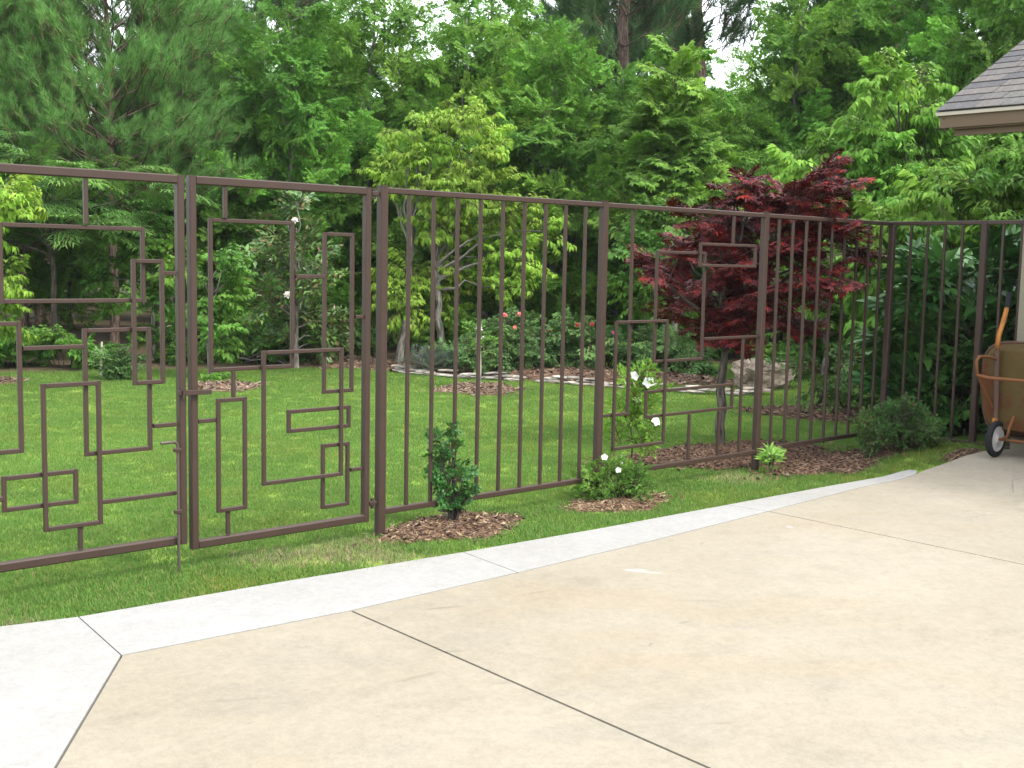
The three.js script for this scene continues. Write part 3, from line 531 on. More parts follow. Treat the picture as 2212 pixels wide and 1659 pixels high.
heroTree('dogwood_tree', 'yellow-green small tree with drooping leaves and pale twin trunks', 'tree', { seed: 3, d: 18, foot: [900, 775], r: 0.065, fork: 1.1, stems: [[-0.3, 0, 0.2], [0.36, -0.1, -0.05]], bark: barkGrey, kind: 'dogwood', ref: 0.38, spray: { n: 24, lift: 0.1, roll: 0.9 },
  blobs: [[985, 228, 24], [1000, 262, 40], [930, 268, 34], [880, 285, 36], [1048, 268, 38], [1072, 312, 30], [960, 320, 46], [900, 345, 46], [1015, 345, 50], [866, 390, 44], [930, 405, 52], [1000, 415, 55], [1060, 400, 48], [1105, 455, 52], [1150, 480, 44], [1000, 485, 58], [930, 480, 48], [1060, 540, 55], [1135, 560, 52], [1010, 570, 55], [880, 590, 55], [930, 625, 55], [1182, 500, 34], [868, 655, 42], [960, 655, 45], [1080, 620, 48], [830, 360, 30], [905, 690, 35]] });
const magnolia = heroTree('magnolia_tree', 'small magnolia with glossy dark leaves, brown undersides and a white flower', 'tree', { seed: 4, d: 17, foot: [640, 785], r: 0.045, fork: 0.5, kind: 'magnolia', ref: 0.36, spray: { n: 20, roll: 2 },
  blobs: [[620, 470, 40], [600, 520, 50], [660, 540, 50], [570, 560, 46], [690, 600, 50], [620, 600, 56], [580, 650, 48], [650, 680, 52], [710, 690, 42], [600, 730, 40], [690, 740, 38], [555, 610, 35], [640, 440, 25], [725, 720, 30]] });
const magnoliaBlooms = [[622, 638, 16.45, 0.85], [637, 477, 16.5, 0.7]];
heroTree('vine_covered_tree', 'thin leaning stem wrapped in light green leaves on a small mulch ring', 'tree', { seed: 5, d: 15.4, foot: [455, 815], r: 0.03, fork: 0.9, kind: 'vine', ref: 0.26, spray: { n: 16 }, deep: 0.4,
  blobs: [[478, 565, 30], [440, 600, 24], [510, 560, 28], [482, 640, 34], [462, 700, 30], [488, 740, 28], [450, 745, 20], [457, 812, 20], [500, 600, 28], [445, 655, 24]] });
heroTree('young_tree', 'pale green young tree with a pointed top', 'tree', { seed: 6, d: 19.2, foot: [1450, 790], r: 0.06, fork: 1.6, kind: 'pale', ref: 0.34, spray: { n: 26, s: 1.2 },
  blobs: [[1466, 128, 16], [1460, 165, 28], [1450, 200, 38], [1450, 245, 48], [1430, 290, 55], [1475, 300, 55], [1440, 350, 65], [1500, 360, 50], [1400, 360, 50], [1460, 410, 60], [1390, 420, 50], [1520, 420, 50], [1430, 470, 55], [1370, 480, 45]] });
heroTree('drooping_tree', 'light green tree with long drooping leaves below the roof corner', 'tree', { seed: 7, d: 15, foot: [1935, 850], r: 0.055, fork: 1.0, bark: barkDark, kind: 'drooper', ref: 0.32, spray: { n: 22, lift: 0.1, roll: 0.9 },
  blobs: [[1895, 190, 38], [1940, 160, 32], [1990, 172, 36], [1900, 250, 50], [1960, 240, 55], [2020, 232, 38], [1840, 290, 45], [1890, 320, 55], [1950, 330, 60], [2020, 320, 48], [1760, 320, 36], [1730, 360, 30], [1800, 370, 45], [1860, 400, 55], [1930, 420, 55], [1990, 400, 50], [2050, 370, 40], [1745, 420, 30], [1900, 480, 50], [1960, 500, 45], [1840, 470, 40], [2040, 280, 30]] });
heroTree('low_spreading_tree', 'light green low tree spreading over the fence corner above the dark laurel', 'tree', { seed: 8, d: 12.8, foot: [2060, 900], r: 0.045, fork: 1.0, bark: barkDark, kind: 'drooper', ref: 0.26, spray: { n: 20, lift: 0.1, s: 0.95 },
  blobs: [[1890, 490, 32], [1950, 470, 42], [2010, 432, 46], [2070, 420, 50], [2130, 440, 50], [2190, 430, 46], [2060, 490, 50], [2140, 510, 50], [2200, 500, 44], [1990, 520, 44], [1920, 530, 40], [1905, 580, 45], [1882, 640, 45], [1862, 590, 35], [1900, 700, 40], [2240, 450, 50], [2250, 520, 50]] });
heroTree('shade_tree', 'small dense green tree behind the purple-leaved maple and the boulder', 'tree', { seed: 18, d: 17, foot: [1780, 830], r: 0.05, fork: 0.9, kind: 'vine', ref: 0.3, spray: { n: 20, s: 1.3 },
  blobs: [[1760, 640, 60], [1830, 680, 55], [1800, 580, 60], [1850, 760, 45], [1770, 720, 50], [1700, 620, 50], [1720, 700, 50], [1870, 620, 50], [1400, 540, 50], [1390, 620, 45], [1420, 480, 50]] });
heroTree('mimosa_tree', 'feathery flat-leaved tree behind the far gate leaf, beneath the pines', 'tree', { seed: 12, d: 17.2, foot: [120, 800], r: 0.05, fork: 1.4, bark: barkDark, kind: 'mimosa', ref: 0.42, flat: 0.28, spray: { n: 13, lift: 0, roll: 0.35, minY: -0.2, maxY: 0.3 },
  blobs: [[30, 385, 60], [110, 372, 60], [200, 395, 60], [270, 370, 50], [320, 405, 50], [60, 430, 65], [150, 440, 65], [240, 450, 55], [300, 470, 40], [90, 480, 55], [190, 490, 55], [20, 300, 40], [60, 340, 45], [-40, 410, 60], [-30, 480, 55], [10, 520, 45]] });
heroTree('lime_leaved_tree', 'bright lime leafy branch tip at the frame edge behind the gate', 'tree', { seed: 13, d: 14.2, foot: [-60, 820], r: 0.04, fork: 1.2, kind: 'dogwood', ref: 0.28, spray: { n: 20 }, blobs: [[15, 405, 34], [48, 420, 30], [30, 455, 30], [-20, 440, 45], [-60, 500, 55], [-70, 410, 50], [5, 600, 34], [-20, 660, 45], [8, 720, 30]] });
heroTree('understory_tree', 'small leafy tree with bare pale twigs below the pine, seen through the gate', 'tree', { seed: 14, d: 17.4, foot: [330, 795], r: 0.035, fork: 0.9, kind: 'vine', ref: 0.32, spray: { n: 18, s: 1.2 }, bark: barkPale,
  blobs: [[300, 500, 44], [345, 515, 40], [275, 545, 36], [330, 590, 44], [292, 625, 38], [352, 640, 34], [225, 590, 34], [400, 560, 34], [255, 655, 34], [380, 700, 34]] });

// the purple-leaved maple just behind the fence
{
  const g = heroTree('purple_maple_tree', 'dark red purple-leaved maple with a low forked trunk behind the fence', 'tree', { seed: 15, d: 10.4, foot: [1555, 965], r: 0.048, fork: 0.75, bark: bark(0.13, 0.11, 0.09), kind: 'redmaple', ref: 0.24, flat: 0.75, deep: 0.9, spray: { n: 20, lift: 0.02, roll: 0.9, minY: -0.3, maxY: 0.5 },
    blobs: [[1610, 385, 26], [1640, 420, 40], [1590, 430, 36], [1560, 452, 40], [1500, 470, 30], [1540, 500, 45], [1620, 480, 55], [1690, 470, 55], [1740, 425, 50], [1790, 372, 30], [1805, 415, 34], [1760, 480, 55], [1820, 500, 38], [1852, 540, 22], [1700, 550, 60], [1620, 560, 60], [1550, 570, 55], [1480, 550, 42], [1430, 590, 36], [1480, 640, 46], [1560, 650, 55], [1640, 640, 55], [1720, 620, 48], [1780, 590, 44], [1520, 710, 42], [1600, 705, 46], [1680, 690, 36], [1400, 570, 22], [1765, 400, 34], [1730, 700, 25]] });
}
// ---------------------------------------------------------------- shrubs and flowers
function shrub(name, label, category, o) {
  const g = thing(name, label, category, o.group), R = rng(o.seed), base = o.base ?? at(o.foot[0], o.foot[1], o.d); base.y = o.y ?? groundY(base.x, base.z) + 0.01; g.position.copy(base);
  const blobs = o.blobs.map(([px, py, r, dz = 0]) => { const d = o.d + dz + (R() - 0.5) * (o.deep ?? 0.4), k = r * M2(d); return { c: at(px, py, d).sub(base), r: [k * 1.1, k], k: clamp((k / o.ref) ** 2, 0.3, 3) }; });
  const m = new MB(); for (const b of blobs) limb(m, V((R() - 0.5) * (o.foot_r ?? 0.1), -0.05, (R() - 0.5) * (o.foot_r ?? 0.1)), b.c, o.r ?? 0.012, 0.003, R, 0.15, 5, 5);
  part(g, 'stem', m.build(), o.bark ?? barkDark);
  foliage(g, o.kind, blobSprays(R, blobs, { axis: V(0, 0, 0), back: 0.08, ...o.spray }), 'foliage');
  return g;
}
function petalFlower(n, L, w, col, cup = 0.5, eye = [0.75, 0.6, 0.15]) {
  const m = new MB(); for (let k = 0; k < n; k++) { const a = (k / n) * 6.283, d = V(Math.cos(a), cup, Math.sin(a)).normalize(); const s = V(-Math.sin(a), 0, Math.cos(a)), up = d.clone().cross(s).multiplyScalar(-1);
    const p = [V(0, 0, 0)], A_ = m.v(p[0], col), B_ = m.v(d.clone().multiplyScalar(L * 0.6).addScaledVector(s, w / 2), col), C_ = m.v(d.clone().multiplyScalar(L * 0.6).addScaledVector(s, -w / 2), col), E_ = m.v(d.clone().multiplyScalar(L * 0.55).add(V(0, -0.12 * L, 0)), col), F_ = m.v(d.clone().multiplyScalar(L).add(V(0, -0.25 * L, 0)), col); m.t(A_, B_, E_); m.t(A_, E_, C_); m.t(B_, F_, E_); m.t(E_, F_, C_); }
  m.tube([V(0, 0, 0), V(0, L * 0.16, 0)], [L * 0.1, L * 0.06], 6, eye); return m.build();
}
function roseFlower(r, col, seed) { const R = rng(seed), m = new MB(); for (let ring = 0; ring < 3; ring++) for (let k = 0; k < 6; k++) { const a = k * 1.047 + ring * 0.5, cup = [0.35, 0.9, 1.8][ring], d = V(Math.cos(a), cup, Math.sin(a)).normalize(), c = col.map((x) => x * (0.85 + 0.3 * R())); m.lance(V(0, ring * 0.1 * r, 0), d, V(0, 1, 0).addScaledVector(d, -0.5), r * (1.15 - ring * 0.15), r * 1.0, c, 0.3); } return m.build(); }
const petalMat = new THREE.MeshPhysicalMaterial({ vertexColors: true, roughness: 0.6, transmission: 0.25, thickness: 0, side: THREE.DoubleSide });
const whiteF = petalFlower(5, 0.046, 0.04, [0.5, 0.5, 0.475], 0.55);
function flower(g, geo, p, s, rx, rz) { const o = part(g, 'flower', geo, petalMat); o.position.copy(p).sub(g.position); o.scale.setScalar(s); o.rotation.set(rx, rx * 3, rz); return o; }

for (const [x, y, d, k] of magnoliaBlooms) flower(magnolia, roseFlower(0.07, [0.5, 0.48, 0.4], 5), at(x, y, d), k, 0.6, 0.2);
shrub('laurel_shrub', 'large dark glossy laurel shrub behind the fence corner and wheelbarrow', 'shrub', { seed: 21, d: 10.9, foot: [2080, 960], y: 0, r: 0.018, foot_r: 0.3, kind: 'laurel', ref: 0.23, deep: 0.8, spray: { n: 15, roll: 1.4 },
  blobs: [[2010, 600, 40], [2070, 592, 42], [2130, 600, 45], [2190, 600, 42], [1985, 650, 45], [2060, 660, 55], [2130, 670, 55], [2200, 680, 50], [1965, 720, 45], [2030, 740, 55], [2110, 750, 55], [2180, 760, 55], [1955, 790, 45], [2010, 820, 55], [2090, 830, 55], [2160, 850, 55], [1965, 860, 42], [2030, 895, 48], [2110, 905, 48], [2180, 920, 40], [2240, 640, 50], [2240, 760, 50], [2240, 850, 50]] });
const holly = shrub('holly_shrub', 'small upright dark green holly with twisted columns, on bare mulch by the fence', 'shrub', { seed: 22, d: 7.12, foot: [982, 1118], y: 0.035, kind: 'boxleaf', ref: 0.062, deep: 0.08, foot_r: 0.04, r: 0.009, spray: { n: 12, s: 0.7, back: 0.04, roll: 3 },
  blobs: [[977, 926, 8], [979, 945, 11], [976, 965, 12], [948, 950, 9], [950, 972, 11], [954, 995, 12], [980, 985, 12], [984, 1008, 12], [962, 1015, 12], [998, 1025, 10], [988, 1035, 12], [940, 1048, 12], [955, 1060, 15], [975, 1070, 16], [1000, 1062, 14], [1020, 1052, 11], [965, 1085, 17], [990, 1085, 16], [978, 1104, 13], [935, 1036, 8]] });
const gard = shrub('flowering_shrub', 'low rounded light green shrub with white trumpet flowers at the fence post', 'shrub', { seed: 23, d: 8.0, foot: [1322, 1072], y: 0.03, kind: 'fineleaf', ref: 0.085, deep: 0.25, foot_r: 0.15, r: 0.005, spray: { n: 14, s: 0.85, back: 0.05, lift: 0.5, roll: 4 },
  blobs: [[1288, 1040, 24], [1315, 1022, 22], [1342, 1030, 24], [1366, 1042, 22], [1300, 1058, 22], [1332, 1060, 24], [1358, 1060, 20], [1312, 998, 13], [1334, 1006, 13], [1384, 1046, 13], [1272, 1052, 13]] });
flower(gard, whiteF, at(1306, 988, 7.95), 0.62, 0.5, 0.6); flower(gard, whiteF, at(1336, 1016, 7.85), 0.58, 1.0, -0.2); flower(gard, whiteF, at(1341, 1000, 7.95), 0.36, 0.9, 0.3);
{
  const g = thing('flowering_plant', 'tall thin leafy plant with large white flowers rising behind the patterned fence panel', 'plant'), R = rng(24), d = 9.0, b = at(1362, 1000, d); b.y = 0; g.position.copy(b);
  const m = new MB(), q = (px, py, dd = d) => at(px, py, dd).sub(b), main = [V(0, -0.05, 0), q(1366, 960), q(1362, 920), q(1372, 870), q(1375, 822)];
  m.tube(main, [0.008, 0.007, 0.006, 0.004, 0.003], 5, [1, 1, 1]); const ends = [[1372, 816], [1400, 828], [1377, 866], [1416, 912], [1345, 880], [1390, 950], [1350, 925], [1385, 840]];
  for (const e of ends) limb(m, main[2].clone().lerp(main[3], R()), q(e[0], e[1] + 6), 0.005, 0.002, R, 0.1, 4, 3);
  part(g, 'stem', m.build(), bark(0.1, 0.11, 0.05));
  const list = []; for (const e of ends) for (let k = 0; k < 5; k++) list.push({ p: q(e[0] + (R() - 0.5) * 22, e[1] + 8 + R() * 30, d + (R() - 0.5) * 0.1), d: V(R() - 0.5, R() * 0.7, R() - 0.5), roll: R() * 3, s: 0.9 + 0.6 * R(), c: [1.45, 1.35, 1] });
  foliage(g, 'fineleaf', list, 'foliage');
  const big = petalFlower(5, 0.046, 0.038, [0.5, 0.5, 0.485], 0.3);
  flower(g, big, at(1370, 812, d - 0.05), 0.95, 0.9, 0.5); flower(g, big, at(1401, 826, d - 0.1), 1.15, 1.1, -0.2); flower(g, big, at(1377, 864, d - 0.05), 0.6, 0.7, 0.6); flower(g, big, at(1416, 910, d - 0.1), 1.0, 1.1, 0.5); flower(g, big, at(1412, 899, d - 0.05), 0.7, 0.8, -0.7);
}
shrub('azalea_shrub', 'low sprawling dull green shrub in front of the fence corner post', 'shrub', { seed: 25, d: 9.75, foot: [1940, 960], kind: 'azalea', ref: 0.11, deep: 0.3, foot_r: 0.3, r: 0.006, y: 0.05, spray: { n: 17, back: 0.06, s: 0.95, roll: 4, lift: 0.4 },
  blobs: [[1885, 915, 26], [1915, 905, 26], [1945, 900, 28], [1980, 915, 28], [2005, 930, 22], [1895, 945, 26], [1930, 940, 30], [1965, 945, 30], [2000, 955, 20], [1878, 950, 18]] });
shrub('lily_plant', 'small lime green leafy plant on mulch beside the patterned panel post', 'plant', { seed: 26, d: 9.1, foot: [1666, 1004], y: 0.03, kind: 'lily', ref: 0.05, deep: 0.05, foot_r: 0.03, r: 0.004, spray: { n: 5, s: 0.85, lift: 0.9 }, blobs: [[1665, 980, 10], [1658, 992, 10], [1675, 988, 10]] });
shrub('round_shrub', 'small dark rounded shrub on the lawn near two stakes', 'shrub', { seed: 27, d: 15.2, foot: [256, 815], kind: 'rose', ref: 0.15, spray: { n: 16, s: 0.8 }, blobs: [[255, 765, 22], [242, 785, 22], [270, 785, 22], [256, 800, 20]] });

// the rose bed
{
  const R = rng(31), RB = [[1000, 770, 0.62, 'leafy rose bush beside the lavender, without flowers'], [1062, 775, 0.6, 'rose bush behind the bare sapling, pale flower at its top', [0.5, 0.46, 0.42]], [1108, 720, 0.95, 'tall rose bush with a coral pink and an orange bloom', [0.6, 0.14, 0.11]], [1152, 765, 0.7, 'rose bush without flowers next to the tall coral one'], [1205, 770, 0.72, 'rose bush with one red bloom between two pickets', [0.5, 0.02, 0.05]], [1265, 755, 0.8, 'rose bush with a dark red bloom in front of a pale trunk', [0.35, 0.02, 0.02]], [1312, 770, 0.68, 'rose bush with bright pink blooms behind the fence post', [0.7, 0.06, 0.3]], [1395, 775, 0.66, 'leafy rose bush behind the tall rectangle, no flowers'], [1445, 770, 0.72, 'rose bush with reddish new leaves beside the purple-leaved maple'], [1490, 790, 0.55, 'low rose bush under the purple-leaved maple']];
  for (const [px, py, h, label, fc] of RB) {
    const d = 16.6 + R() * 0.6, hp = h / M2(d), yb = 822, bl = []; for (let k = 0; k < 9; k++) bl.push([px + (R() - 0.5) * 62, yb - hp * (0.15 + 0.8 * ((k + R()) / 9)), 22 + R() * 12]);
    const g = shrub('rose_bush', label, 'rose bush', { seed: 200 + px, d, foot: [px, yb], y: 0.04, kind: 'rose', ref: 0.2, foot_r: 0.2, spray: { n: 6 }, blobs: bl });
    if (fc) for (let k = 0; k < (px === 1108 || px === 1312 ? 3 : 2); k++) { const f = flower(g, roseFlower(0.06, fc, px + k), at(px + [-18, 14, 4][k], yb - hp * [0.98, 1.0, 0.8][k], d - 0.15), 0.72 - k * 0.12, 0.5, 0.3 * k); }
  }
  shrub('lavender', 'grey-green lavender clump with purple tips at the end of the stone edging', 'plant', { seed: 33, d: 16.6, foot: [930, 805], kind: 'lavender', ref: 0.16, foot_r: 0.3, y: 0.04, spray: { n: 18, lift: 0.7 }, blobs: [[905, 785, 24], [930, 778, 26], [955, 782, 24], [940, 795, 24], [975, 790, 18], [915, 795, 20]] });
  // low growth along the wood's edge
  const low = new THREE.Group(); low.name = 'undergrowth'; tag(low, 'low leafy growth along the dark edge of the wood', 'undergrowth', null, 'stuff'); scene.add(low);
  const m = new MB(), list = [];
  for (let k = 0; k < 30; k++) {
    const x0 = at(-60 + k * 80 + (R() - 0.5) * 50, 700, 17.5).x, z0 = edgeZ(x0) - 0.3 - R() * 1.6, sc = 0.4 + R() * 0.7, bl = [];
    for (let j = 0; j < 7; j++) bl.push({ c: V(x0 + (R() - 0.5) * 1.1 * sc, (0.1 + R() * 0.55) * sc, z0 + (R() - 0.5) * 0.8 * sc), r: [0.26 * sc, 0.18 * sc], k: 1 });
    for (const b of bl) limb(m, V(lerp(x0, b.c.x, 0.3), -0.05, z0), b.c, 0.008, 0.003, R, 0.1, 4, 3);
    list.push(...blobSprays(R, bl, { n: 9, axis: V(x0, 0, z0), s: 0.9 }));
  }
  part(low, 'stem', m.build(), barkDark, 'stuff'); foliage(low, 'vine', list, 'foliage');
}
// bare sapling, stakes, brush
{
  const R = rng(41), sap = thing('sapling', 'bare pale sapling trunk standing in a mulch ring before the rose bed', 'tree'), p = at(1033, 838, 14.75); p.y = 0; sap.position.copy(p);
  part(sap, 'trunk', new MB().tube([V(0, -0.1, 0), V(0.005, 0.3, 0), V(-0.01, 0.62, 0), V(0.01, 0.8, 0)], [0.038, 0.033, 0.03, 0.022], 9).build(), barkPale);
  foliage(sap, 'vine', Array.from({ length: 10 }, () => ({ p: V((R() - 0.5) * 0.2, 0.45 + R() * 0.35, (R() - 0.5) * 0.2), d: V(R() - 0.5, 0.2, R() - 0.5), roll: 0, s: 0.7, c: [0.9, 0.9, 0.9] })), 'foliage');
  flower(sap, roseFlower(0.05, [0.5, 0.48, 0.45], 3), at(1034, 712, 14.75), 1, 0.6, 0);
  const stake = (px, py0, py1, d, label) => { const g = thing('garden_stake', label, 'stake'), b = at(px, py1, d); b.y = 0; g.position.copy(b); const h = at(px, py0, d).y; part(g, 'stake_pole', new MB().tube([V(0, -0.1, 0), V(0.01, h * 0.5, 0), V(0.02, h, 0)], [0.018, 0.017, 0.015], 7).build(), barkPale); part(g, 'tie', new MB().tube([V(0.012, h * 0.8, 0), V(0.014, h * 0.84, 0)], [0.021, 0.021], 7).build(), barkDark); };
  stake(218, 738, 812, 15.4, 'taller thin pale wooden stake standing apart from the round shrub'); stake(284, 762, 818, 15.1, 'short pale stake touching the small round shrub');
  const br = thing('brush_pile', 'heap of grey cut branches in front of the magnolia', 'brush pile'), bb = at(575, 780, 17.5); bb.y = 0; br.position.copy(bb);
  for (let k = 0; k < 16; k++) { const m = new MB(), a = R() * 6.28, c = V((R() - 0.5) * 0.6, 0.02 + R() * 0.22, (R() - 0.5) * 0.4), d = V(Math.cos(a), (R() - 0.4) * 0.5, Math.sin(a) * 0.6); limb(m, c.clone().addScaledVector(d, -0.4), c.clone().addScaledVector(d, 0.45), 0.014, 0.005, R, 0.12, 5, 4); part(br, 'branch', m.build(), barkGrey); }
}
// boulder and stone edging
function rockGeo(R, sx, sy, sz, n = 2, rough = 0.18) {
  const g = new THREE.IcosahedronGeometry(1, n), p = g.attributes.position, o = R() * 50, seen = new Map();
  for (let k = 0; k < p.count; k++) { const v = V().fromBufferAttribute(p, k), q = v.clone(); for (const c of ['x', 'y', 'z']) q[c] = Math.sign(v[c]) * Math.pow(Math.abs(v[c]), 0.7); q.multiplyScalar(1 + rough * (fbm(v.x * 2 + o, v.y * 2 + v.z * 2.3 + o, 3) - 0.5) * 2); p.setXYZ(k, q.x * sx, q.y * sy, q.z * sz); g.attributes.uv.setXY(k, q.x * sx + q.z * sz * 0.6, q.y * sy + q.z * sz * 0.3); }
  g.computeVertexNormals(); return g;
}
{
  const R = rng(51), stoneTex = tex(256, (x, y) => { const f = fbm(x * 7, y * 14, 4, 7), h = hash(x * 256, y * 256), k = clamp(0.62 + (f - 0.5) * 0.9 + (h - 0.5) * 0.15); return [k, k * 0.97, k * 0.93]; }, 0.4);
  const bl = thing('boulder', 'pale weathered boulder on the lawn behind the purple-leaved maple', 'boulder'); const bp = at(1643, 825, 15.6); bl.position.set(bp.x, 0.13, bp.z); bl.rotation.y = 0.3;
  const bm = std({ color: lin(0.33, 0.275, 0.215), map: stoneTex, bumpMap: stoneTex, bumpScale: 0.03, roughness: 0.95 }); part(bl, 'rock', rockGeo(R, 0.36, 0.17, 0.24, 4, 0.55), bm); const c2 = part(bl, 'rock', rockGeo(R, 0.2, 0.07, 0.17, 4, 0.5), bm); c2.position.set(-0.12, 0.16, -0.02); c2.rotation.z = 0.12;
  const ed = thing('stone_edging', 'low dry stacked edging of flat grey stones round the rose bed', 'stone edging');
  const mats = [[0.32, 0.3, 0.26], [0.22, 0.21, 0.185], [0.27, 0.24, 0.2], [0.38, 0.365, 0.32]].map((c) => std({ color: lin(...c), map: stoneTex, roughness: 0.95 })), gs = Array.from({ length: 7 }, () => rockGeo(R, 0.12 + 0.05 * R(), 0.017, 0.07, 1, 0.35));
  const line = new THREE.CatmullRomCurve3([V(-1.62, 0, -16.75), V(-1.45, 0, -16.5), V(-0.67, 0, -16.06), V(0.58, 0, -15.65), V(1.3, 0, -15.2), V(1.95, 0, -14.85), V(2.75, 0, -14.6), V(3.2, 0, -14.7)]), N = Math.round(line.getLength() / 0.24);
  for (let lay = 0; lay < 3; lay++) for (let k = 0; k < N; k++) { if (R() < [0.05, 0.2, 0.6][lay]) continue; const p = line.getPointAt(clamp((k + 0.5 * (lay % 2) + (R() - 0.5) * 0.3) / N)), tg = line.getTangentAt(clamp(k / N)), o = part(ed, 'stone', gs[Math.floor(R() * 7)], mats[Math.floor(R() * 4)]); o.position.set(p.x, 0.01 + lay * 0.029 + R() * 0.008, p.z + (R() - 0.5) * 0.06 - lay * 0.03); o.rotation.set((R() - 0.5) * 0.16, Math.atan2(-tg.z, tg.x) + (R() - 0.5) * 0.5, (R() - 0.5) * 0.12); }
}

// ---------------------------------------------------------------- mulch
const mulches = [];
const chipGeo = (() => { const m = new MB(), w = [1, 1, 1]; const P = [[-0.5, 0, -0.2], [0.42, 0.02, -0.28], [0.55, 0, 0.16], [-0.38, -0.02, 0.26]].map((a) => V(...a)); const t = P.map((p) => m.v(p.clone().add(V(0, 0.12, 0)), w)), b = P.map((p) => m.v(p.clone().multiplyScalar(1.05), w)); m.t(t[0], t[2], t[1]); m.t(t[0], t[3], t[2]); for (let k = 0; k < 4; k++) { const n = (k + 1) % 4; m.t(b[k], t[k], t[n]); m.t(b[k], t[n], b[n]); } return m.build(); })();
const chipMat = std({ roughness: 0.95 });
function mulch(label, cx, cz, rx, rz, rot, hgt, n, size, pal, seed) {
  const g = new THREE.Group(); g.name = numbered('mulch_bed'); tag(g, label, 'mulch bed', null, 'stuff'); scene.add(g); mulches.push({ cx, cz, rx, rz, rot, seed });
  const c = Math.cos(rot), s = Math.sin(rot), rad = (a) => 1 + 0.42 * (fbm(Math.cos(a) * 2.3 + seed, Math.sin(a) * 2.3 + seed, 4) - 0.5) * 2, P = (r, a) => { const x = Math.cos(a) * r * rx * rad(a), z = Math.sin(a) * r * rz * rad(a); return [cx + x * c - z * s, cz + x * s + z * c]; };
  const Y = (x, z, r) => groundY(x, z) + 0.012 + hgt * (1 - r * r) + 0.012 * (vnoise(x * 9, z * 9) - 0.5) * (1 - r), m = new MB(), NA = 40, NR = 8;
  for (let j = 0; j <= NR; j++) for (let k = 0; k <= NA; k++) { const r = j / NR, [x, z] = P(r, (k / NA) * 6.2832); m.v(V(x, j === NR ? groundY(x, z) - 0.01 : Y(x, z, r), z), [1, 1, 1], x, z); }
  for (let j = 0; j < NR; j++) for (let k = 0; k < NA; k++) { const a = j * (NA + 1) + k, b = a + NA + 1; m.t(a, a + 1, b); m.t(a + 1, b + 1, b); }
  part(g, 'soil', m.build(), soilMat, 'stuff');
  const R = rng(seed * 7 + 1), im = new THREE.InstancedMesh(chipGeo, chipMat, n), M = new THREE.Matrix4(), q = new THREE.Quaternion(), e = new THREE.Euler(), col = new THREE.Color();
  for (let k = 0; k < n; k++) { const r = Math.sqrt(R()) * (R() < 0.16 ? 1 + 0.35 * R() : 1), [x, z] = P(r, R() * 6.2832); const thin = R() < 0.4, sc = size * (0.5 + R() * 1.0) * (thin ? 1.5 : 1); q.setFromEuler(e.set((R() - 0.5) * 0.9, R() * 6.28, (R() - 0.5) * 0.9)); M.compose(V(x, (r < 1 ? Y(x, z, r) : groundY(x, z) + 0.015) + 0.004, z), q, V(sc, sc * 0.5, sc * (thin ? 0.22 : 0.5 + 0.5 * R()))); im.setMatrixAt(k, M); const t = pal[Math.floor(R() * pal.length)], w = (0.75 + 0.5 * R()) * 0.5; im.setColorAt(k, col.setRGB(t[0] * w, t[1] * w, t[2] * w)); }
  im.name = 'wood_chips'; im.userData.kind = 'stuff'; g.add(im);
}
const BARK_ = [[0.14, 0.078, 0.048], [0.09, 0.05, 0.032], [0.18, 0.11, 0.072], [0.21, 0.145, 0.1], [0.06, 0.036, 0.026]], STRAW = [[0.4, 0.31, 0.19], [0.3, 0.21, 0.12], [0.18, 0.11, 0.07], [0.14, 0.08, 0.055]], DRY = [[0.25, 0.18, 0.13], [0.18, 0.115, 0.08], [0.32, 0.24, 0.17], [0.12, 0.075, 0.055]];
{
  const P = (px, py, y = 0) => { const a = at(px, py, 1).sub(V(0, 1.6, 0)), k = (y - 1.6) / a.y; return [a.x * k, a.z * k]; };
  mulch('brown wood mulch patch round the small holly at the fence', -0.33, -7.02, 0.52, 0.3, -0.72, 0.03, 1700, 0.032, [...BARK_, ...STRAW], 3);
  mulch('thin straw mulch under the white-flowered low shrub', 0.74, -7.85, 0.42, 0.24, -0.8, 0.02, 700, 0.03, [...STRAW, BARK_[0]], 4);
  mulch('dry brown leaf litter at the grass corner by the wheelbarrow wheel', st(6.2, 1.02).x, st(6.2, 1.02).z, 0.22, 0.08, -0.6, 0.012, 260, 0.03, [...BARK_, STRAW[1]], 13);
  mulch('dark bark mulch bed beneath the purple-leaved maple and fence', 1.95, -9.95, 1.0, 0.55, -0.55, 0.05, 4500, 0.036, BARK_, 5);
  mulch('dark bark mulch strip along the fence foot to the corner shrub', 2.85, -9.75, 1.0, 0.3, -0.7, 0.035, 3000, 0.036, BARK_, 6);
  const [ax, az] = P(1032, 840); mulch('round mulch ring about the bare sapling', ax, az, 0.52, 0.55, 0, 0.05, 900, 0.06, DRY, 7);
  const [bx, bz] = P(487, 834); mulch('round mulch ring under the vine-covered stem', bx, bz, 0.42, 0.45, 0, 0.04, 500, 0.06, DRY, 8);
  mulch('brown mulch bed in front of the magnolia', -2.55, -17.9, 1.0, 0.75, 0, 0.07, 1100, 0.08, [...DRY, BARK_[0]], 9);
  mulch('mulch in the raised rose bed behind the stones', 0.6, -16.9, 2.5, 1.15, 0.28, 0.1, 3600, 0.07, [...DRY, ...BARK_], 10);
  mulch('crescent of bark mulch under shrubs behind the picket panel', 3.55, -12.9, 0.85, 0.6, 0, 0.06, 1300, 0.06, [...BARK_, DRY[0]], 11);
  const [cx_, cz_] = P(5, 823); mulch('pale mulch patch on the lawn at the frame edge', cx_ - 0.2, cz_, 0.4, 0.4, 0, 0.04, 350, 0.06, DRY, 12);
}
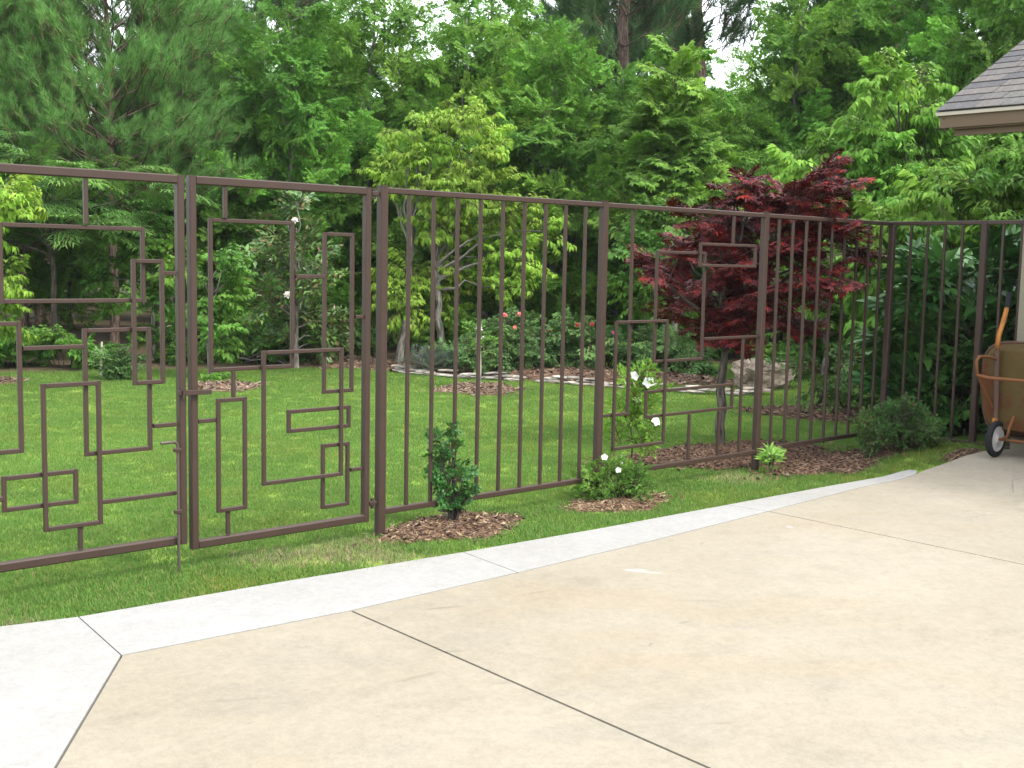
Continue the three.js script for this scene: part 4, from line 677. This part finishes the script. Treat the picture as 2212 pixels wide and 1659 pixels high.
shrub('border_shrub', 'thin-stemmed shrub standing in the mulch crescent behind the pickets', 'shrub', { seed: 61, d: 13.0, foot: [1790, 885], y: 0.05, kind: 'rose', ref: 0.2, foot_r: 0.6, r: 0.012, spray: { n: 12 }, blobs: [[1750, 800, 35], [1790, 830, 35], [1830, 800, 38], [1860, 840, 35], [1770, 850, 28], [1850, 780, 30], [1880, 870, 24]] });

// ---------------------------------------------------------------- grass
{
  const inMulch = (x, z) => mulches.some((m) => { const dx = x - m.cx, dz = z - m.cz, c = Math.cos(m.rot), s = Math.sin(m.rot), u = (dx * c + dz * s) / m.rx, v = (-dx * s + dz * c) / m.rz; return u * u + v * v < 0.9; });
  const tuft = (seed, n, r, h, w) => { const R = rng(seed), m = new MB(); for (let k = 0; k < n; k++) { const a = R() * 6.28, q = Math.sqrt(R()) * r, b = V(Math.cos(a) * q, -0.005, Math.sin(a) * q), ln = R() * 6.28, H = h * (0.55 + 0.7 * R()), le = H * (0.2 + 0.75 * R()), d = V(Math.cos(ln), 0, Math.sin(ln)), sd = V(-d.z, 0, d.x).multiplyScalar(w / 2), mid = b.clone().addScaledVector(d, le * 0.35).add(V(0, H * 0.62, 0)), tip = b.clone().addScaledVector(d, le).add(V(0, H, 0));
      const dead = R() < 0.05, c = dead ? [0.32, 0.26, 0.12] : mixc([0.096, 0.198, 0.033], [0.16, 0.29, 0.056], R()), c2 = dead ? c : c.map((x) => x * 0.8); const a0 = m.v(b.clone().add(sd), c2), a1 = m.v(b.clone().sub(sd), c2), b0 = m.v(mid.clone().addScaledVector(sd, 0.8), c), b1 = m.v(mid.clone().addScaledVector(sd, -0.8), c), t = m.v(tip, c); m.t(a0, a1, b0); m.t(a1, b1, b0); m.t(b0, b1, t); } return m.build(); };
  const geos = [tuft(1, 40, 0.085, 0.025, 0.0032), tuft(2, 40, 0.085, 0.029, 0.003), tuft(3, 42, 0.095, 0.022, 0.0034)], R = rng(77), L = geos.map(() => []);
  const put = (x, z, hs) => { const [s, t] = toST(x, z); if (t > curbT(s) - 0.02 + (R() - 0.5) * 0.05) return; if (inMulch(x, z) && R() > 0.04) return; if (z < edgeZ(x) - R() * 0.5) return; if (s > 6.55 && t > -0.1 && t > 1.1) return;
    const near = t > -0.1 && t < curbT(s), n = fbm(x * 0.9, z * 0.9, 3), n2 = fbm(x * 3 + 40, z * 3, 3), yel = smooth(0.5, 0.75, n2) * (near ? 0.7 : 0.35), k = 0.82 + 0.36 * n; const dry = near ? smooth(0.57, 0.68, fbm(x * 1.7 + 9, z * 1.7, 3)) : 0; if (R() < dry * 0.45) return;
    L[Math.floor(R() * 3)].push([x, z, hs * (0.75 + 0.5 * R()) * (near ? 1.15 : 1), R() * 6.28, R() < dry * 0.7 ? [k * 2.1, k * 1.15, k * 3] : [k * (1 + yel * 0.55), k * (1 + yel * 0.1), k]]); };
  const area = (z0, z1, dens, hs) => { const n = Math.round((z0 - z1) * (0.96 * (Math.abs(z0 + z1) / 2) + 2) * dens); for (let k = 0; k < n; k++) { const z = lerp(z0, z1, R()), w = 0.48 * -z + 1; put((R() * 2 - 1) * w, z, hs); } };
  area(-4.2, -7.5, 760, 1); area(-7.5, -10.5, 600, 0.95); area(-10.5, -14, 400, 1.0); area(-14, -19.4, 230, 1.25);
  const M = new THREE.Matrix4(), q = new THREE.Quaternion(), col = new THREE.Color(), g = new THREE.Group(); g.name = 'grass'; tag(g, 'short green grass blades all over the lawn', 'grass', null, 'stuff'); scene.add(g);
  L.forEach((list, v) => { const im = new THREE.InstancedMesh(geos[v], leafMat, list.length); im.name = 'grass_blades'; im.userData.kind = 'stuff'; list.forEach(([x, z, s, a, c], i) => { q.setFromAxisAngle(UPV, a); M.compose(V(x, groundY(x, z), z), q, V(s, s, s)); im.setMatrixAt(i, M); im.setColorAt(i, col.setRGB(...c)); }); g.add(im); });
  console.log('grass tufts', L.map((l) => l.length).join());
}

// ---------------------------------------------------------------- wheelbarrow stood up against the house
{
  const g = thing('wheelbarrow', 'rusty metal wheelbarrow tipped upright against the house wall', 'wheelbarrow'); const p = st(6.2, 1.47); g.position.set(p.x, rise(p.x, p.z) + 0.01, p.z); g.rotation.y = TH - Math.PI / 2;
  const rustTex = tex(512, (x, y) => { const f = fbm(x * 6, y * 6, 5, 6), h = hash(x * 512, y * 512), a = smooth(0.4, 0.6, f + (h - 0.5) * 0.08); return mixc([0.055, 0.038, 0.013], [0.058, 0.022, 0.008], a).map((k) => s2(k * (0.85 + 0.3 * fbm(x * 30, y * 30, 3, 30)))); }, 0.8, true);
  const pan = std({ map: rustTex, roughness: 0.9, metalness: 0.1, side: THREE.DoubleSide }), rust = std({ color: lin(0.1, 0.042, 0.016), roughness: 0.8 }), wood = std({ color: lin(0.33, 0.135, 0.03), roughness: 0.55, map: barkTex }), black = std({ color: lin(0.012, 0.012, 0.013), roughness: 0.85 }), white = std({ color: lin(0.3, 0.285, 0.265), roughness: 0.5 }), darkM = std({ color: lin(0.06, 0.035, 0.025), roughness: 0.7 });
  const lean = new THREE.Matrix4().makeRotationX(-0.05), T = (m) => { const q = m.build(); q.applyMatrix4(lean); return q; };
  { // tray: opening towards the wall, its rounded underside to the front
    const m = new MB(), NU = 28, NV = 16, P = (u, v) => { // u round the rim, v from rim to floor
      const a = u * 6.2832, ca = Math.cos(a), sa = Math.sin(a), e = 0.42, sx = Math.sign(ca) * Math.pow(Math.abs(ca), e), sy = Math.sign(sa) * Math.pow(Math.abs(sa), e), w = lerp(1, 0.8, v), ty = 0.525 + sy * 0.375 * lerp(1, 0.86, v) + (sy < 0 ? 0.02 * v : -0.02 * v), nose = 1 - 0.12 * smooth(0.2, -1, sy);
      return V(sx * 0.445 * w * nose, ty, -0.21 + 0.165 * smooth(0, 1, v * 1.08)); };
    for (let j = 0; j <= NV; j++) for (let k = 0; k <= NU; k++) { const q = P(k / NU, j / NV); m.v(q, [1, 1, 1], q.x, q.y); }
    for (let j = 0; j < NV; j++) for (let k = 0; k < NU; k++) { const a = j * (NU + 1) + k, b = a + NU + 1; m.t(a, a + 1, b); m.t(a + 1, b + 1, b); }
    const c = m.v(V(0, 0.54, -0.043), [1, 1, 1], 0, 0.54); for (let k = 0; k < NU; k++) m.t(NV * (NU + 1) + k, NV * (NU + 1) + k + 1, c);
    const t = part(g, 'tray', T(m), pan), rm = new MB(), rp = []; for (let k = 0; k <= NU; k++) rp.push(P(k / NU, 0)); rm.tube(rp, rp.map(() => 0.011), 6); part(t, 'rim', T(rm), darkM);
  }
  for (const sx of [-1, 1]) {
    const X = (x) => sx * x, hd = new MB(); hd.tube([V(X(0.2), 0.22, 0.0), V(X(0.222), 0.55, -0.005), V(X(0.238), 0.84, 0.0)], [0.02, 0.021, 0.02], 8); const h = part(g, 'handle_shaft', T(hd), darkM);
    part(g, 'handle', T(new MB().tube([V(X(0.236), 0.84, 0.012), V(X(0.228), 0.95, 0.012), V(X(0.205), 1.08, -0.005), V(X(0.198), 1.17, -0.02)], [0.019, 0.02, 0.019, 0.018], 9)), wood);
    part(g, 'grip', T(new MB().tube([V(X(0.198), 1.165, -0.02), V(X(0.197), 1.21, -0.025), V(X(0.197), 1.285, -0.03)], [0.022, 0.021, 0.023], 9)), black);
    part(g, 'leg', T(new MB().tube([V(X(0.235), 0.76, 0.02), V(X(0.24), 0.775, 0.12), V(X(0.245), 0.775, 0.27), V(X(0.245), 0.74, 0.315), V(X(0.245), 0.66, 0.29), V(X(0.24), 0.52, 0.16), V(X(0.225), 0.38, 0.03)], [0.013, 0.013, 0.013, 0.013, 0.013, 0.013, 0.012], 8)), rust);
    part(g, 'axle_bracket', T(new MB().tube([V(X(0.13), 0.145, 0.01), V(X(0.08), 0.17, 0.04), V(X(0.07), 0.24, 0.04), V(X(0.06), 0.33, 0.0)], [0.012, 0.012, 0.012, 0.01], 7)), rust);
    part(g, 'strap', T(new MB().tube([V(X(0.198), 0.2, 0.006), V(X(0.206), 0.3, 0.004)], [0.023, 0.023], 8)), wood);
    const wh = new THREE.Group(); wh.name = 'wheel'; g.add(wh); wh.position.set(X(0.185), 0.14, 0.0);
    const ty = part(wh, 'tyre', new THREE.TorusGeometry(0.118, 0.026, 12, 36), black); ty.rotation.y = Math.PI / 2; ty.scale.z = 1.0;
    const rim = part(wh, 'rim', new THREE.LatheGeometry([[0.012, -0.026], [0.03, -0.024], [0.036, -0.012], [0.085, -0.008], [0.095, -0.018], [0.1, -0.02], [0.1, 0.02], [0.095, 0.018], [0.085, 0.008], [0.036, 0.012], [0.03, 0.024], [0.012, 0.026]].map((a) => new THREE.Vector2(...a)), 28), white); rim.rotation.z = Math.PI / 2;
  }
  part(g, 'axle', new MB().tube([V(-0.215, 0.14, 0.0), V(0.215, 0.14, 0.0)], [0.011, 0.011], 8).build(), rust);
  part(g, 'cross_bar', T(new MB().tube([V(-0.25, 0.635, 0.28), V(-0.15, 0.62, 0.285), V(0.15, 0.62, 0.285), V(0.25, 0.635, 0.28)], [0.012, 0.014, 0.014, 0.012], 8)), rust);
}
// debris on the concrete
{
  const R = rng(91), m = new MB(); const spots = [[1405, 1394], [1210, 1330], [2180, 1095], [30, 1640], [1500, 1600]];
  const g = thing('fallen_leaf', 'curled dry dark leaf scrap lying on the tan concrete', 'leaf'), p = at(1405, 1394, 1).sub(V(0, 1.6, 0)), k = -1.59 / p.y; g.position.set(p.x * k, 0.012, p.z * k); part(g, 'blade', (() => { const b = new MB(); b.lance(V(-0.008, 0.001, 0), V(1, 0.3, 0.2), V(0, 1, 0), 0.02, 0.009, [0.12, 0.08, 0.05], 0.1); return b.build(); })(), leafMat);
}

scene.traverse((o) => { if (o.isMesh) { o.castShadow = true; o.receiveShadow = true; } });
renderer.render(scene, camera);
